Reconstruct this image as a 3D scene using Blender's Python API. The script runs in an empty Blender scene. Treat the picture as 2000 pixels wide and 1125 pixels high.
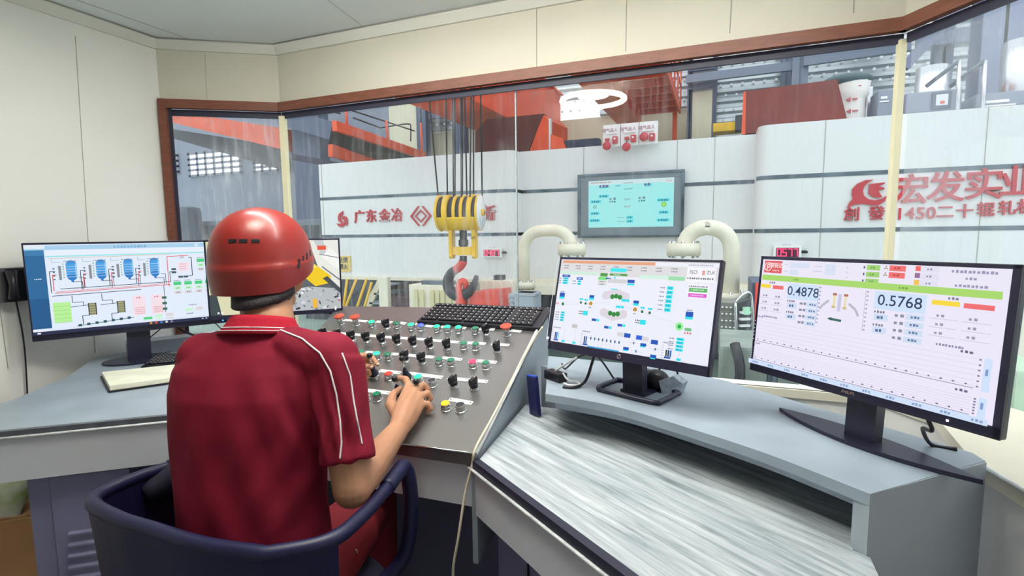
import bpy, bmesh, math, random
import numpy as np
from mathutils import Vector, Matrix
from mathutils.bvhtree import BVHTree
random.seed(7)
SC = bpy.context.scene
COL = SC.collection
# ---------------------------------------------------------------- camera
FPX = 1015.0
PITCH = math.atan((562.5-456)/FPX); ROLL = 0.013; YAW = math.radians(111.7); CZ = 1.36
_fw = np.array([math.cos(YAW), math.sin(YAW), 0]); _rt = np.array([math.sin(YAW), -math.cos(YAW), 0]); _up = np.array([0, 0, 1.])
CF = _fw*math.cos(PITCH)-_up*math.sin(PITCH); _u = _up*math.cos(PITCH)+_fw*math.sin(PITCH)
CR = _rt*math.cos(ROLL)-_u*math.sin(ROLL); CU = _u*math.cos(ROLL)+_rt*math.sin(ROLL)
CP = np.array([0, 0, CZ])
cam_d = bpy.data.cameras.new('camera'); cam = bpy.data.objects.new('camera', cam_d); COL.objects.link(cam)
cam_d.sensor_fit = 'HORIZONTAL'; cam_d.sensor_width = 36; cam_d.lens = 36*FPX/2000; cam_d.clip_start = .02; cam_d.clip_end = 200
cam.matrix_world = Matrix(((CR[0], CU[0], -CF[0], 0), (CR[1], CU[1], -CF[1], 0), (CR[2], CU[2], -CF[2], CZ), (0, 0, 0, 1)))
SC.camera = cam
# ---------------------------------------------------------------- light and exposure
W = bpy.data.worlds.new('world'); SC.world = W; W.use_nodes = True
_n = W.node_tree.nodes; _l = W.node_tree.links; _bg = _n['Background']; _bg.inputs[1].default_value = 1.0
_tc = _n.new('ShaderNodeTexCoord'); _sp = _n.new('ShaderNodeSeparateXYZ'); _rp = _n.new('ShaderNodeValToRGB'); _mr = _n.new('ShaderNodeMapRange')
_l.new(_tc.outputs['Generated'], _sp.inputs[0]); _l.new(_sp.outputs[2], _mr.inputs[0]); _mr.inputs[1].default_value = -1; _mr.inputs[2].default_value = 1
_l.new(_mr.outputs[0], _rp.inputs[0]); _l.new(_rp.outputs[0], _bg.inputs[0])
FILL_W = 12; SKY = .55                                                   # daylight: bright overhead, dimmer at the horizon, dark below
for _k, (_p, _v) in enumerate(((.0, .25), (.47, .5), (.53, 1.3), (1.0, 3.0))):
    _e = _rp.color_ramp.elements[0] if _k == 0 else _rp.color_ramp.elements[1] if _k == 3 else _rp.color_ramp.elements.new(_p)
    _e.position = _p; _e.color = (.92*_v*SKY, .96*_v*SKY, 1.0*_v*SKY, 1)
SC.view_settings.view_transform = 'Standard'; SC.view_settings.look = 'None'
SC.view_settings.gamma = 1; SC.view_settings.use_curve_mapping = False
SC.view_settings.exposure = 0.6
SC.cycles.use_denoising = True
# ---------------------------------------------------------------- helpers
def V(p): return Vector((float(p[0]), float(p[1]), float(p[2])))
def ray(px, py): return CF+CR*(px-1000)/FPX-CU*(py-562.5)/FPX
def atz(px, py, z): d = ray(px, py); return V(CP+d*(z-CZ)/d[2])
def aty(px, py, y): d = ray(px, py); return V(CP+d*y/d[1])
def atd(px, py, t): return V(CP+ray(px, py)*t)
def atpl(px, py, p, n):
    d = ray(px, py); n = np.array(n, float); return V(CP+d*(((np.array(p)-CP)@n)/(d@n)))
def lin(c): return c/12.92 if c <= .04045 else ((c+.055)/1.055)**2.4
def hx(s, a=True):
    s = s.lstrip('#'); s = s if len(s) == 6 else ''.join(k*2 for k in s); c = [lin(int(s[i:i+2], 16)/255) for i in (0, 2, 4)]
    return (*c, 1.0) if a else c
MATS = {}
def mat(name, col='#cccccc', rough=.5, metal=0, emit=0, var=0, vscale=8, bump=0, bscale=60, spec=.5, stretch=None, col2=None, coat=0):
    if name in MATS: return MATS[name]
    m = bpy.data.materials.new(name); m.use_nodes = True; nt = m.node_tree; b = nt.nodes['Principled BSDF']
    b.inputs['Base Color'].default_value = hx(col); b.inputs['Roughness'].default_value = rough; b.inputs['Metallic'].default_value = metal
    b.inputs['Specular IOR Level'].default_value = spec
    if coat: b.inputs['Coat Weight'].default_value = coat; b.inputs['Coat Roughness'].default_value = .15
    if emit:
        b.inputs['Emission Color'].default_value = hx(col); b.inputs['Emission Strength'].default_value = emit
    if var or col2 or bump:
        tc = nt.nodes.new('ShaderNodeTexCoord'); mp = nt.nodes.new('ShaderNodeMapping'); nt.links.new(tc.outputs['Object'], mp.inputs[0])
        if stretch: mp.inputs['Scale'].default_value = stretch
    if var or col2:
        n = nt.nodes.new('ShaderNodeTexNoise'); n.inputs['Scale'].default_value = vscale; n.inputs['Detail'].default_value = 6
        nt.links.new(mp.outputs[0], n.inputs['Vector'])
        r = nt.nodes.new('ShaderNodeValToRGB'); nt.links.new(n.outputs['Fac'], r.inputs[0])
        c = hx(col)
        if col2: r.color_ramp.elements[0].color = hx(col2); r.color_ramp.elements[1].color = c
        else:
            r.color_ramp.elements[0].color = (c[0]*(1-var), c[1]*(1-var), c[2]*(1-var), 1)
            r.color_ramp.elements[1].color = (min(1, c[0]*(1+var)), min(1, c[1]*(1+var)), min(1, c[2]*(1+var)), 1)
        r.color_ramp.elements[0].position = .35; r.color_ramp.elements[1].position = .65
        nt.links.new(r.outputs[0], b.inputs['Base Color'])
    if bump:
        n2 = nt.nodes.new('ShaderNodeTexNoise'); n2.inputs['Scale'].default_value = bscale; n2.inputs['Detail'].default_value = 4
        nt.links.new(mp.outputs[0], n2.inputs['Vector'])
        bp = nt.nodes.new('ShaderNodeBump'); bp.inputs['Strength'].default_value = bump; bp.inputs['Distance'].default_value = .01
        nt.links.new(n2.outputs['Fac'], bp.inputs['Height']); nt.links.new(bp.outputs[0], b.inputs['Normal'])
    MATS[name] = m; return m
def rotto(d, up=Vector((0, 0, 1))):
    """matrix whose local z runs along d"""
    z = Vector(d).normalized(); x = up.cross(z)
    if x.length < 1e-5: x = Vector((1, 0, 0)).cross(z)
    x.normalize(); y = z.cross(x)
    return Matrix((x, y, z)).transposed().to_4x4()
def basis(x, y, z, o):
    m = Matrix((V(x), V(y), V(z))).transposed().to_4x4(); m.translation = V(o); return m
class MB:
    def __init__(s, M=None): s.bm = bmesh.new(); s.mats = []; s.M = M or Matrix()
    def mi(s, m):
        if m not in s.mats: s.mats.append(m)
        return s.mats.index(m)
    def add(s, vs, fs, m, smooth=False):
        i = s.mi(m); bv = [s.bm.verts.new(s.M @ V(v)) for v in vs]; out = []
        for f in fs:
            try: fc = s.bm.faces.new([bv[k] for k in f])
            except ValueError: continue
            fc.material_index = i; fc.smooth = smooth; out.append(fc)
        return bv, out
    def box(s, c, size, m, R=None, bevel=0, seg=2):
        b = bmesh.new(); bmesh.ops.create_cube(b, size=1)
        for v in b.verts: v.co = Vector((v.co.x*size[0], v.co.y*size[1], v.co.z*size[2]))
        if bevel: bmesh.ops.bevel(b, geom=b.edges[:], offset=bevel, segments=seg, affect='EDGES', profile=.7)
        T = Matrix.Translation(V(c)) @ (R.to_4x4() if R else Matrix())
        b.verts.index_update()
        s.add([T @ v.co for v in b.verts], [[v.index for v in f.verts] for f in b.faces], m, False); b.free(); return s
    def lohi(s, lo, hi, m, bevel=0):
        c = [(a+b)/2 for a, b in zip(lo, hi)]; return s.box(c, [abs(b-a) for a, b in zip(lo, hi)], m, bevel=bevel)
    def prism(s, poly, vec, m, smooth=False):
        """polygon (3-D points) extruded by vec"""
        n = len(poly); P = [V(p) for p in poly]; Q = [p+V(vec) for p in P]
        s.add(P+Q, [list(range(n))[::-1], list(range(n, 2*n))]+[[i, (i+1) % n, n+(i+1) % n, n+i] for i in range(n)], m, smooth); return s
    def loft(s, rings, m, cap=True, smooth=True, closed=True):
        n = len(rings[0]); vs = [p for r in rings for p in r]; fs = []
        for k in range(len(rings)-1):
            for i in range(n if closed else n-1):
                j = (i+1) % n; fs.append([k*n+i, k*n+j, (k+1)*n+j, (k+1)*n+i])
        if cap and closed: fs += [list(range(n))[::-1], list(range((len(rings)-1)*n, len(rings)*n))]
        s.add(vs, fs, m, smooth); return s
    def tube(s, path, r, m, n=10, cap=True, smooth=True, sq=1):
        P = [V(p) for p in path]; rs = r if isinstance(r, (list, tuple)) else [r]*len(P); rings = []; x = None
        for i, p in enumerate(P):
            t = (P[min(i+1, len(P)-1)]-P[max(i-1, 0)])
            if t.length < 1e-9: t = Vector((0, 0, 1))
            t.normalize()
            if x is None:
                x = Vector((0, 0, 1)).cross(t)
                if x.length < .1: x = Vector((1, 0, 0)).cross(t)
            x = (x-t*x.dot(t)).normalized(); y = t.cross(x)
            rings.append([p+(x*math.cos(2*math.pi*k/n)+y*math.sin(2*math.pi*k/n)*sq)*rs[i] for k in range(n)])
        return s.loft(rings, m, cap, smooth)
    def cyl(s, p0, p1, r0, m, r1=None, n=20, cap=True): return s.tube([p0, p1], [r0, r0 if r1 is None else r1], m, n, cap)
    def lathe(s, prof, m, M=None, n=24, smooth=True, cap=True):
        M = M or Matrix()
        rings = [[M @ Vector((r*math.cos(2*math.pi*k/n), r*math.sin(2*math.pi*k/n), z)) for k in range(n)] for r, z in prof]
        return s.loft(rings, m, cap, smooth)
    def ell(s, c, r, m, R=None, nu=20, nv=12):
        T = Matrix.Translation(V(c)) @ (R.to_4x4() if R else Matrix()); rings = []
        for k in range(nv+1):
            t = math.pi*(k/nv); t = min(max(t, .02), math.pi-.02)
            rings.append([T @ Vector((r[0]*math.sin(t)*math.cos(2*math.pi*i/nu), r[1]*math.sin(t)*math.sin(2*math.pi*i/nu), -r[2]*math.cos(t))) for i in range(nu)])
        return s.loft(rings, m)
    def caps(s, P, R, m, n=12):
        """chain of rounded tapered pieces (for fusing)"""
        for i, p in enumerate(P): s.ell(p, (R[i],)*3, m, nu=n, nv=8)
        for i in range(len(P)-1):
            a, b = V(P[i]), V(P[i+1])
            if (b-a).length > 1e-4: s.tube([a, b], [R[i]*.995, R[i+1]*.995], m, n)
        return s
    def text(s, body, M, size, m, ext=.002, bold=0, align='CENTER'):
        vs, fs = text_mesh(body, bold, ext/size, align); s.add([M @ (v*size) for v in vs], fs, m); return s
_TX = {}
def text_mesh(body, bold, ext, align):
    k = (body, bold, round(ext, 5), align)
    if k in _TX: return _TX[k]
    cu = bpy.data.curves.new('text', 'FONT'); cu.body = body; cu.size = 1; cu.extrude = ext; cu.offset = bold; cu.align_x = align; cu.align_y = 'CENTER'; cu.resolution_u = 3
    o = bpy.data.objects.new('text', cu); COL.objects.link(o)
    dg = bpy.context.evaluated_depsgraph_get(); me = o.evaluated_get(dg).to_mesh()
    r = ([v.co.copy() for v in me.vertices], [list(p.vertices) for p in me.polygons])
    o.evaluated_get(dg).to_mesh_clear(); bpy.data.objects.remove(o); bpy.data.curves.remove(cu)
    _TX[k] = r; return r
def tag(o, label=None, cat=None, group=None, kind=None):
    for k, v in (('label', label), ('category', cat), ('group', group), ('kind', kind)):
        if v: o[k] = v
    return o
def thing(name, label, cat, loc=(0, 0, 0), group=None):
    o = bpy.data.objects.new(name, None); COL.objects.link(o); o.location = V(loc); o.empty_display_size = .1
    return tag(o, label, cat, group)
def wloc(o):
    p = Vector((0, 0, 0))
    while o: p = p+o.matrix_basis.translation; o = o.parent
    return p
def obj(name, mb, parent=None, label=None, cat=None, group=None, kind=None, sharp=None, recalc=True):
    bm = mb.bm
    if recalc: bmesh.ops.recalc_face_normals(bm, faces=bm.faces[:])
    co = [v.co for v in bm.verts]
    lo = [min(c[i] for c in co) for i in range(3)]; hi = [max(c[i] for c in co) for i in range(3)]
    c = Vector(((lo[0]+hi[0])/2, (lo[1]+hi[1])/2, lo[2]))
    for v in bm.verts: v.co -= c
    me = bpy.data.meshes.new(name); bm.to_mesh(me); bm.free()
    for m in mb.mats: me.materials.append(m)
    if sharp: me.set_sharp_from_angle(angle=math.radians(sharp))
    o = bpy.data.objects.new(name, me); COL.objects.link(o)
    if parent: o.parent = parent; o.location = c-wloc(parent)
    else: o.location = c
    return tag(o, label, cat, group, kind)
def inst(name, me, M, parent, label=None):
    """an object that shares mesh data, placed by a world matrix under an unrotated parent"""
    o = bpy.data.objects.new(name, me); COL.objects.link(o)
    o.parent = parent; o.matrix_basis = Matrix.Translation(-wloc(parent)) @ M
    return tag(o, label)
def meshof(mb, name, sharp=40):
    bmesh.ops.recalc_face_normals(mb.bm, faces=mb.bm.faces[:]); me = bpy.data.meshes.new(name); mb.bm.to_mesh(me); mb.bm.free()
    for m in mb.mats: me.materials.append(m)
    if sharp: me.set_sharp_from_angle(angle=math.radians(sharp))
    return me
def structure(name, mb, parent=None, sharp=None): return obj(name, mb, parent, kind=None if parent else 'structure', sharp=sharp)
def fuse(mb, voxel, smooth=6, fac=.5):
    """one continuous surface out of overlapping closed pieces"""
    me = bpy.data.meshes.new('fuse'); mb.bm.to_mesh(me); mb.bm.free()
    o = bpy.data.objects.new('fuse', me); COL.objects.link(o)
    r = o.modifiers.new('r', 'REMESH'); r.mode = 'VOXEL'; r.voxel_size = voxel
    sm = o.modifiers.new('s', 'SMOOTH'); sm.iterations = smooth; sm.factor = fac
    dg = bpy.context.evaluated_depsgraph_get(); e = o.evaluated_get(dg)
    out = MB(); out.bm.from_mesh(e.to_mesh()); e.to_mesh_clear(); bpy.data.objects.remove(o)
    for f in out.bm.faces: f.smooth = True; f.material_index = 0
    out.mats = [mb.mats[0]]
    return out
def smooth_path(P, k=6):
    P = [V(p) for p in P]; out = []
    for i in range(len(P)-1):
        p0, p1, p2, p3 = P[max(i-1, 0)], P[i], P[i+1], P[min(i+2, len(P)-1)]
        for j in range(k):
            t = j/k
            out.append(.5*((2*p1)+(p2-p0)*t+(2*p0-5*p1+4*p2-p3)*t*t+(3*p1-p0-3*p2+p3)*t**3))
    out.append(P[-1]); return out
# ---------------------------------------------------------------- materials
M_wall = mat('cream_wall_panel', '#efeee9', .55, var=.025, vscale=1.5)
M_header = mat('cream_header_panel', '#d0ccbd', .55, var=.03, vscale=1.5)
M_ceil = mat('ceiling_panel', '#e2e9ea', .55)
M_seam = mat('panel_seam', '#aeada5', .8)
M_cornice = mat('cornice', '#dcdcd4', .6)
M_brown = mat('brown_frame', '#7d4b3a', .45, var=.12, vscale=14, stretch=(1, 1, 6))
M_dkstrip = mat('dark_frame_strip', '#343448', .5)  # dark strip beside the brown window frame
M_mull = mat('cream_mullion', '#f3ecca', .5)
M_floor = mat('cabin_floor', '#74747f', .6)
M_white = mat('white_cladding', '#e3e6e7', .38, var=.012, vscale=.6)
M_strip = mat('polished_strip', '#6f7f88', .22, .7, col2='#4c5862', vscale=3)
M_red = mat('sign_red', '#c23a44', .35)
M_orange = mat('crane_orange', '#e65c34', .45, var=.12, vscale=2)
M_maroon = mat('maroon_paint', '#7d3a35', .5, var=.1, vscale=3)
M_navy = mat('dark_blue_steel', '#56617a', .5)
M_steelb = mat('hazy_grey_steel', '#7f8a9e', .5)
M_grey = mat('grey_paint', '#a3adb8', .5, var=.04, vscale=3)
M_desk = mat('grey_desk_top', '#97a4b0', .38, var=.12, vscale=5)
M_apron = mat('pale_grey_apron', '#dcdfe8', .45, var=.03, vscale=4)
M_dgrey = mat('dusky_grey_panel', '#8585a8', .5, var=.05, vscale=4)
M_black = mat('black_plastic', '#1b1b24', .42)
M_bezel = mat('bezel_plastic', '#22223a', .35)
M_knob = mat('black_knob', '#14141c', .35)
M_rubber = mat('black_rubber', '#22243a', .6)
M_chrome = mat('chrome', '#d5d7da', .18, 1)
M_steel = mat('brushed_steel', '#8c8b8a', .32, .75, var=.07, vscale=4)
M_edge = mat('worn_white_edge', '#d9dde0', .4, var=.15, vscale=40)
M_cream = mat('cream_paint', '#e9e4d0', .4, var=.04, vscale=5)
M_yellow = mat('hoist_yellow', '#f0c01c', .4, var=.1, vscale=5)
M_rope = mat('wire_rope', '#3c3f46', .5, .5)
M_paper = mat('cream_paper', '#e7e6d2', .7, var=.08, vscale=12)
M_white_p = mat('white_plate', '#f0f0f0', .45)
M_skin = mat('skin', '#b68568', .5, var=.06, vscale=14, spec=.35)
M_hair = mat('dark_hair', '#2a2226', .6, bump=.4, bscale=220)
M_shirt = mat('red_polo_cloth', '#80122c', .8, var=.07, vscale=9, bump=.18, bscale=9, spec=.25)
M_collar = mat('red_collar_knit', '#a3182f', .85, bump=.2, bscale=200, spec=.2)
M_piping = mat('white_piping', '#e6dde0', .7)
M_trous = mat('red_trousers', '#7c1220', .8, var=.08, vscale=10)
M_helmet = mat('red_helmet_plastic', '#8e221d', .36, coat=.15)
M_chair = mat('dark_blue_chair_plastic', '#13153f', .45)
M_cloth = mat('dark_chair_cloth', '#232036', .8)
M_card = mat('brown_cardboard', '#cf9f6e', .75, var=.12, vscale=4)
def wood_mat():
    m = bpy.data.materials.new('white_woodgrain_laminate'); m.use_nodes = True; nt = m.node_tree; b = nt.nodes['Principled BSDF']
    tc = nt.nodes.new('ShaderNodeTexCoord'); mp = nt.nodes.new('ShaderNodeMapping'); nt.links.new(tc.outputs['Object'], mp.inputs[0])
    mp.inputs['Rotation'].default_value = (0, 0, math.radians(33)); m2 = nt.nodes.new('ShaderNodeMapping'); nt.links.new(mp.outputs[0], m2.inputs[0]); m2.inputs['Scale'].default_value = (1.5, 24, 1)
    n = nt.nodes.new('ShaderNodeTexNoise'); n.inputs['Scale'].default_value = 2.2; n.inputs['Detail'].default_value = 8; n.inputs['Roughness'].default_value = .68; n.inputs['Distortion'].default_value = .5
    nt.links.new(m2.outputs[0], n.inputs['Vector'])
    r = nt.nodes.new('ShaderNodeValToRGB'); nt.links.new(n.outputs['Fac'], r.inputs[0])
    e = r.color_ramp.elements; e[0].position = .3; e[0].color = hx('#6a737c'); e[1].position = .66; e[1].color = hx('#d0d6d9')
    x = r.color_ramp.elements.new(.48); x.color = hx('#a6afb5')
    nt.links.new(r.outputs[0], b.inputs['Base Color']); b.inputs['Roughness'].default_value = .42
    return m
M_wood = wood_mat()
def glass_mat(name, dirt, haze, seed):
    """thin clear pane: Fresnel reflection plus dried wipe streaks and dust film"""
    m = bpy.data.materials.new(name); m.use_nodes = True; nt = m.node_tree; N = nt.nodes; L = nt.links
    N.remove(N['Principled BSDF']); out = N['Material Output']
    tr = N.new('ShaderNodeBsdfTransparent'); tr.inputs[0].default_value = (.93, .96, .96, 1)
    gl = N.new('ShaderNodeBsdfGlossy'); gl.inputs['Roughness'].default_value = .01
    fr = N.new('ShaderNodeFresnel'); fr.inputs[0].default_value = 1.5
    geo = N.new('ShaderNodeNewGeometry')
    mul = N.new('ShaderNodeMath'); mul.operation = 'MULTIPLY'; mul.inputs[1].default_value = 1.5; mul.use_clamp = True; L.new(fr.outputs[0], mul.inputs[0])
    ff = N.new('ShaderNodeMix'); ff.data_type = 'FLOAT'; L.new(geo.outputs['Backfacing'], ff.inputs[0]); L.new(mul.outputs[0], ff.inputs[2]); ff.inputs[3].default_value = 0
    mx = N.new('ShaderNodeMixShader'); L.new(ff.outputs[0], mx.inputs[0]); L.new(tr.outputs[0], mx.inputs[1]); L.new(gl.outputs[0], mx.inputs[2])
    tc = N.new('ShaderNodeTexCoord')
    def noise(sc, scale, det, lo, hi):
        mp = N.new('ShaderNodeMapping'); L.new(tc.outputs['Object'], mp.inputs[0]); mp.inputs['Scale'].default_value = sc; mp.inputs['Location'].default_value = (seed, seed*1.7, seed*.3)
        n = N.new('ShaderNodeTexNoise'); n.inputs['Scale'].default_value = scale; n.inputs['Detail'].default_value = det; L.new(mp.outputs[0], n.inputs['Vector'])
        mr = N.new('ShaderNodeMapRange'); mr.inputs[1].default_value = lo; mr.inputs[2].default_value = hi; L.new(n.outputs['Fac'], mr.inputs[0]); return mr
    s1 = noise((9, 9, .9), 5, 8, .47, .72); s2 = noise((1, 1, 1), 2.2, 5, .32, .70)
    a = N.new('ShaderNodeMath'); a.operation = 'MULTIPLY'; L.new(s1.outputs[0], a.inputs[0]); L.new(s2.outputs[0], a.inputs[1])
    b = N.new('ShaderNodeMath'); b.operation = 'MULTIPLY'; L.new(a.outputs[0], b.inputs[0]); b.inputs[1].default_value = dirt
    c = N.new('ShaderNodeMath'); c.operation = 'MULTIPLY_ADD'; L.new(s2.outputs[0], c.inputs[0]); c.inputs[1].default_value = haze; L.new(b.outputs[0], c.inputs[2]); c.use_clamp = True
    df = N.new('ShaderNodeBsdfDiffuse'); df.inputs[0].default_value = (.85, .88, .92, 1)
    tl = N.new('ShaderNodeBsdfTranslucent'); tl.inputs[0].default_value = (.85, .88, .95, 1)
    dd = N.new('ShaderNodeMixShader'); dd.inputs[0].default_value = .6; L.new(df.outputs[0], dd.inputs[1]); L.new(tl.outputs[0], dd.inputs[2])
    f = N.new('ShaderNodeMixShader'); L.new(c.outputs[0], f.inputs[0]); L.new(mx.outputs[0], f.inputs[1]); L.new(dd.outputs[0], f.inputs[2])
    L.new(f.outputs[0], out.inputs[0]); return m
def screen_mat():
    m = bpy.data.materials.new('lit_screen'); m.use_nodes = True; nt = m.node_tree; b = nt.nodes['Principled BSDF']
    at = nt.nodes.new('ShaderNodeAttribute'); at.attribute_name = 'Col'
    b.inputs['Base Color'].default_value = (.01, .01, .012, 1); b.inputs['Roughness'].default_value = .4; b.inputs['Specular IOR Level'].default_value = .2
    nt.links.new(at.outputs['Color'], b.inputs['Emission Color']); b.inputs['Emission Strength'].default_value = .66
    return m
M_screen = screen_mat()
# ================================================================ the cabin
YF = 2.1; XL = -2.55; ZC = 2.31; ZH = 2.03; SILL = .78
P_L = (XL, 1.8); P_F1 = (-2.09, YF); P_F2 = (.54, YF); P_R = (1.10, 1.2); YB = -1.7
def wall_run(mb, a, b, z0, z1, m, t=.07, side=1):
    a = Vector((*a, 0)); b = Vector((*b, 0)); d = (b-a).normalized(); n = Vector((-d.y, d.x, 0))*side
    mb.prism([(a.x, a.y, z0), (b.x, b.y, z0), (b.x, b.y, z1), (a.x, a.y, z1)], n*t, m); return mb
structure('floor', MB().prism([(XL, YB, 0), (1.1, YB, 0), (1.1, 1.2, 0), (.54, YF, 0), (-2.09, YF, 0), (XL, 1.8, 0)], (0, 0, -.08), M_floor))
ceil = structure('ceiling', MB().prism([(XL-.07, YB-.07, ZC), (1.17, YB-.07, ZC), (1.17, 1.22, ZC), (.6, YF+.07, ZC), (-2.11, YF+.07, ZC), (XL-.07, 1.84, ZC)], (0, 0, .06), M_ceil))
def seam(px0, px1, fn, parent, w=.0025, name='panel_seam'):
    a, b = fn(*px0), fn(*px1); structure(name, MB().tube([a, b], w/2, M_seam, 4, smooth=False), parent)
cz = lambda x, y: atz(x, y, ZC-.001)
seam((150, 0), (385, 82), cz, ceil); seam((560, -60), (720, 60), cz, ceil, .003)
wl = structure('wall_left', wall_run(MB(), (XL, YB), P_L, 0, ZC, M_wall))
lx = lambda x, y: atpl(x, y, (XL+.001, 0, 0), (1, 0, 0))
for x0, y0, x1, y1 in ((147, 70, 186, 690), (-70, 100, 16, 720)): seam((x0, y0), (x1, y1), lx, wl, .003)
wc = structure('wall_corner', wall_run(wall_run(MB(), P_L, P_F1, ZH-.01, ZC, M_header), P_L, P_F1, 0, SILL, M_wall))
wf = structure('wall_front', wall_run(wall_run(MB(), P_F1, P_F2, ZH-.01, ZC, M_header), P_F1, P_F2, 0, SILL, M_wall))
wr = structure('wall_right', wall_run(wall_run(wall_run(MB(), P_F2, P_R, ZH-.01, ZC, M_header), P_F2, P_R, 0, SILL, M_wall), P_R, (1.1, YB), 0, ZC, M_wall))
structure('wall_back', wall_run(MB(), (1.1, YB), (XL, YB), 0, ZC, M_wall))
fy = lambda x, y: aty(x, y, YF-.001)
for x0, y0, x1, y1 in ((1048, 5, 1048, 130), (1224, -10, 1222, 100), (1429, -10, 1425, 65), (1668, -10, 1667, 25)): seam((x0, y0), (x1, y1), fy, wf, .0035)
sn = Vector((.3, -.46, 0)).normalized()
seam((400, 105), (404, 198), lambda x, y: atpl(x, y, (XL+sn.x*.001, 1.8+sn.y*.001, 0), sn), wc, .0035)
def along(name, mb_fn, runs, m, z0, z1, t, off=0.0):
    for a, b in runs:
        A = Vector((*a, 0)); B = Vector((*b, 0)); d = (B-A).normalized(); n = Vector((d.y, -d.x, 0))
        A = A+n*off; B = B+n*off
        structure(name, MB().prism([(A.x, A.y, z0), (B.x, B.y, z0), (B.x, B.y, z1), (A.x, A.y, z1)], n*t, m))
RUNS = [(P_L, P_F1), (P_F1, P_F2), (P_F2, P_R)]
# cornice strips along the ceiling
for a, b in [((XL, YB), P_L)]+RUNS:
    A = Vector((*a, 0)); B = Vector((*b, 0)); d = (B-A).normalized(); n = Vector((d.y, -d.x, 0))
    structure('trim_1', MB().prism([(A.x, A.y, ZC), (A.x, A.y, ZC-.045), (A.x+n.x*.012, A.y+n.y*.012, ZC-.045), (A.x+n.x*.035, A.y+n.y*.035, ZC-.012), (A.x+n.x*.035, A.y+n.y*.035, ZC)], B-A, M_cornice))
    structure('trim_2', MB().tube([A+n*.0365+Vector((0, 0, ZC-.003)), B+n*.0365+Vector((0, 0, ZC-.003))], .003, M_seam, 4))
along('trim_3', None, RUNS, M_brown, ZH-.042, ZH, .028)
along('trim_4', None, RUNS, M_dkstrip, ZH-.072, ZH-.042, .012, -.02)
along('trim_5', None, RUNS, M_cream, SILL-.03, SILL, .02, -.01)
# left jamb and corner posts of the glazing
dl = (Vector((*P_F1, 0))-Vector((*P_L, 0))).normalized()
jb = MB(); a = Vector((*P_L, 0))
jb.prism([a+Vector((0, 0, SILL)), a+dl*.035+Vector((0, 0, SILL)), a+dl*.035+Vector((0, 0, ZH)), a+Vector((0, 0, ZH))], sn*.03, M_brown)
structure('trim_6', jb)
structure('trim_7', MB().prism([a+dl*.035+Vector((0, 0, SILL)), a+dl*.05+Vector((0, 0, SILL)), a+dl*.05+Vector((0, 0, ZH-.04)), a+dl*.035+Vector((0, 0, ZH-.04))], sn*.008, M_dkstrip))
for p, r, nm in ((P_F1, .018, 'trim_8'), ((P_F2[0]-.004, P_F2[1]), .0135, 'trim_9')):
    structure(nm, MB().box((p[0], p[1]+.012, (SILL+ZH-.06)/2), (r*1.7, r*1.7, ZH-.06-SILL), M_mull, R=Matrix.Rotation(.3, 3, 'Z'), bevel=.004))
G_clean = glass_mat('clean_glass_face', 0, 0, 1)
def pane(name, a, b, z0, z1, m, parent=None, off=.03):
    A = Vector((*a, 0)); B = Vector((*b, 0)); d = (B-A).normalized(); n = Vector((-d.y, d.x, 0))
    A = A+n*off; B = B+n*off; mb = MB(); z = Vector((0, 0, 1))
    P = [A+z*z0, B+z*z0, B+z*z1, A+z*z1]; Q = [p+n*.006 for p in P]
    mb.add(P+Q, [[0, 1, 2, 3]], m); mb.add(P+Q, [[7, 6, 5, 4], [0, 4, 5, 1], [1, 5, 6, 2], [2, 6, 7, 3], [3, 7, 4, 0]], G_clean)
    bmesh.ops.remove_doubles(mb.bm, verts=mb.bm.verts[:], dist=1e-6)
    return structure(name, mb, parent)
g1 = glass_mat('dusty_hazy_glass', .5, .40, 3.1); g2 = glass_mat('streaked_glass', .42, .10, 7.7); g3 = glass_mat('clear_streaked_glass', .16, .03, 1.9); g4 = glass_mat('bright_glass', .12, .30, 5.3)
pane('window_1', P_L, P_F1, SILL, ZH-.04, g1)
pane('window_2', P_F1, (-.822, YF), SILL, ZH-.04, g2)
pane('window_3', (-.818, YF), P_F2, SILL, ZH-.04, g3)
pane('window_4', P_F2, P_R, SILL, ZH-.04, g4)
structure('trim_10', MB().box((-.82, YF+.03, (SILL+ZH-.06)/2), (.004, .010, ZH-.06-SILL), mat('pane_joint', '#b4bfc2', .3)))
# window board and pale panel beside the monitor shelf
wb = MB(); bd = [(.505, 1.315), (.56, 1.10), (1.10, 1.10), (1.10, 1.19), (.575, 2.03)]
wb.prism([(x, y, .845) for x, y in bd], (0, 0, .03), M_cream)
structure('trim_11', wb)
structure('trim_12', MB().prism([(.515, 1.32, 0), (.575, 1.09, 0), (.575, 1.09, .845), (.515, 1.32, .845)], (.03, .008, 0), M_white_p))
structure('trim_13', MB().tube([(.503, 1.322, .877), (.558, 1.098, .877)], .005, M_edge, 6))
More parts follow.
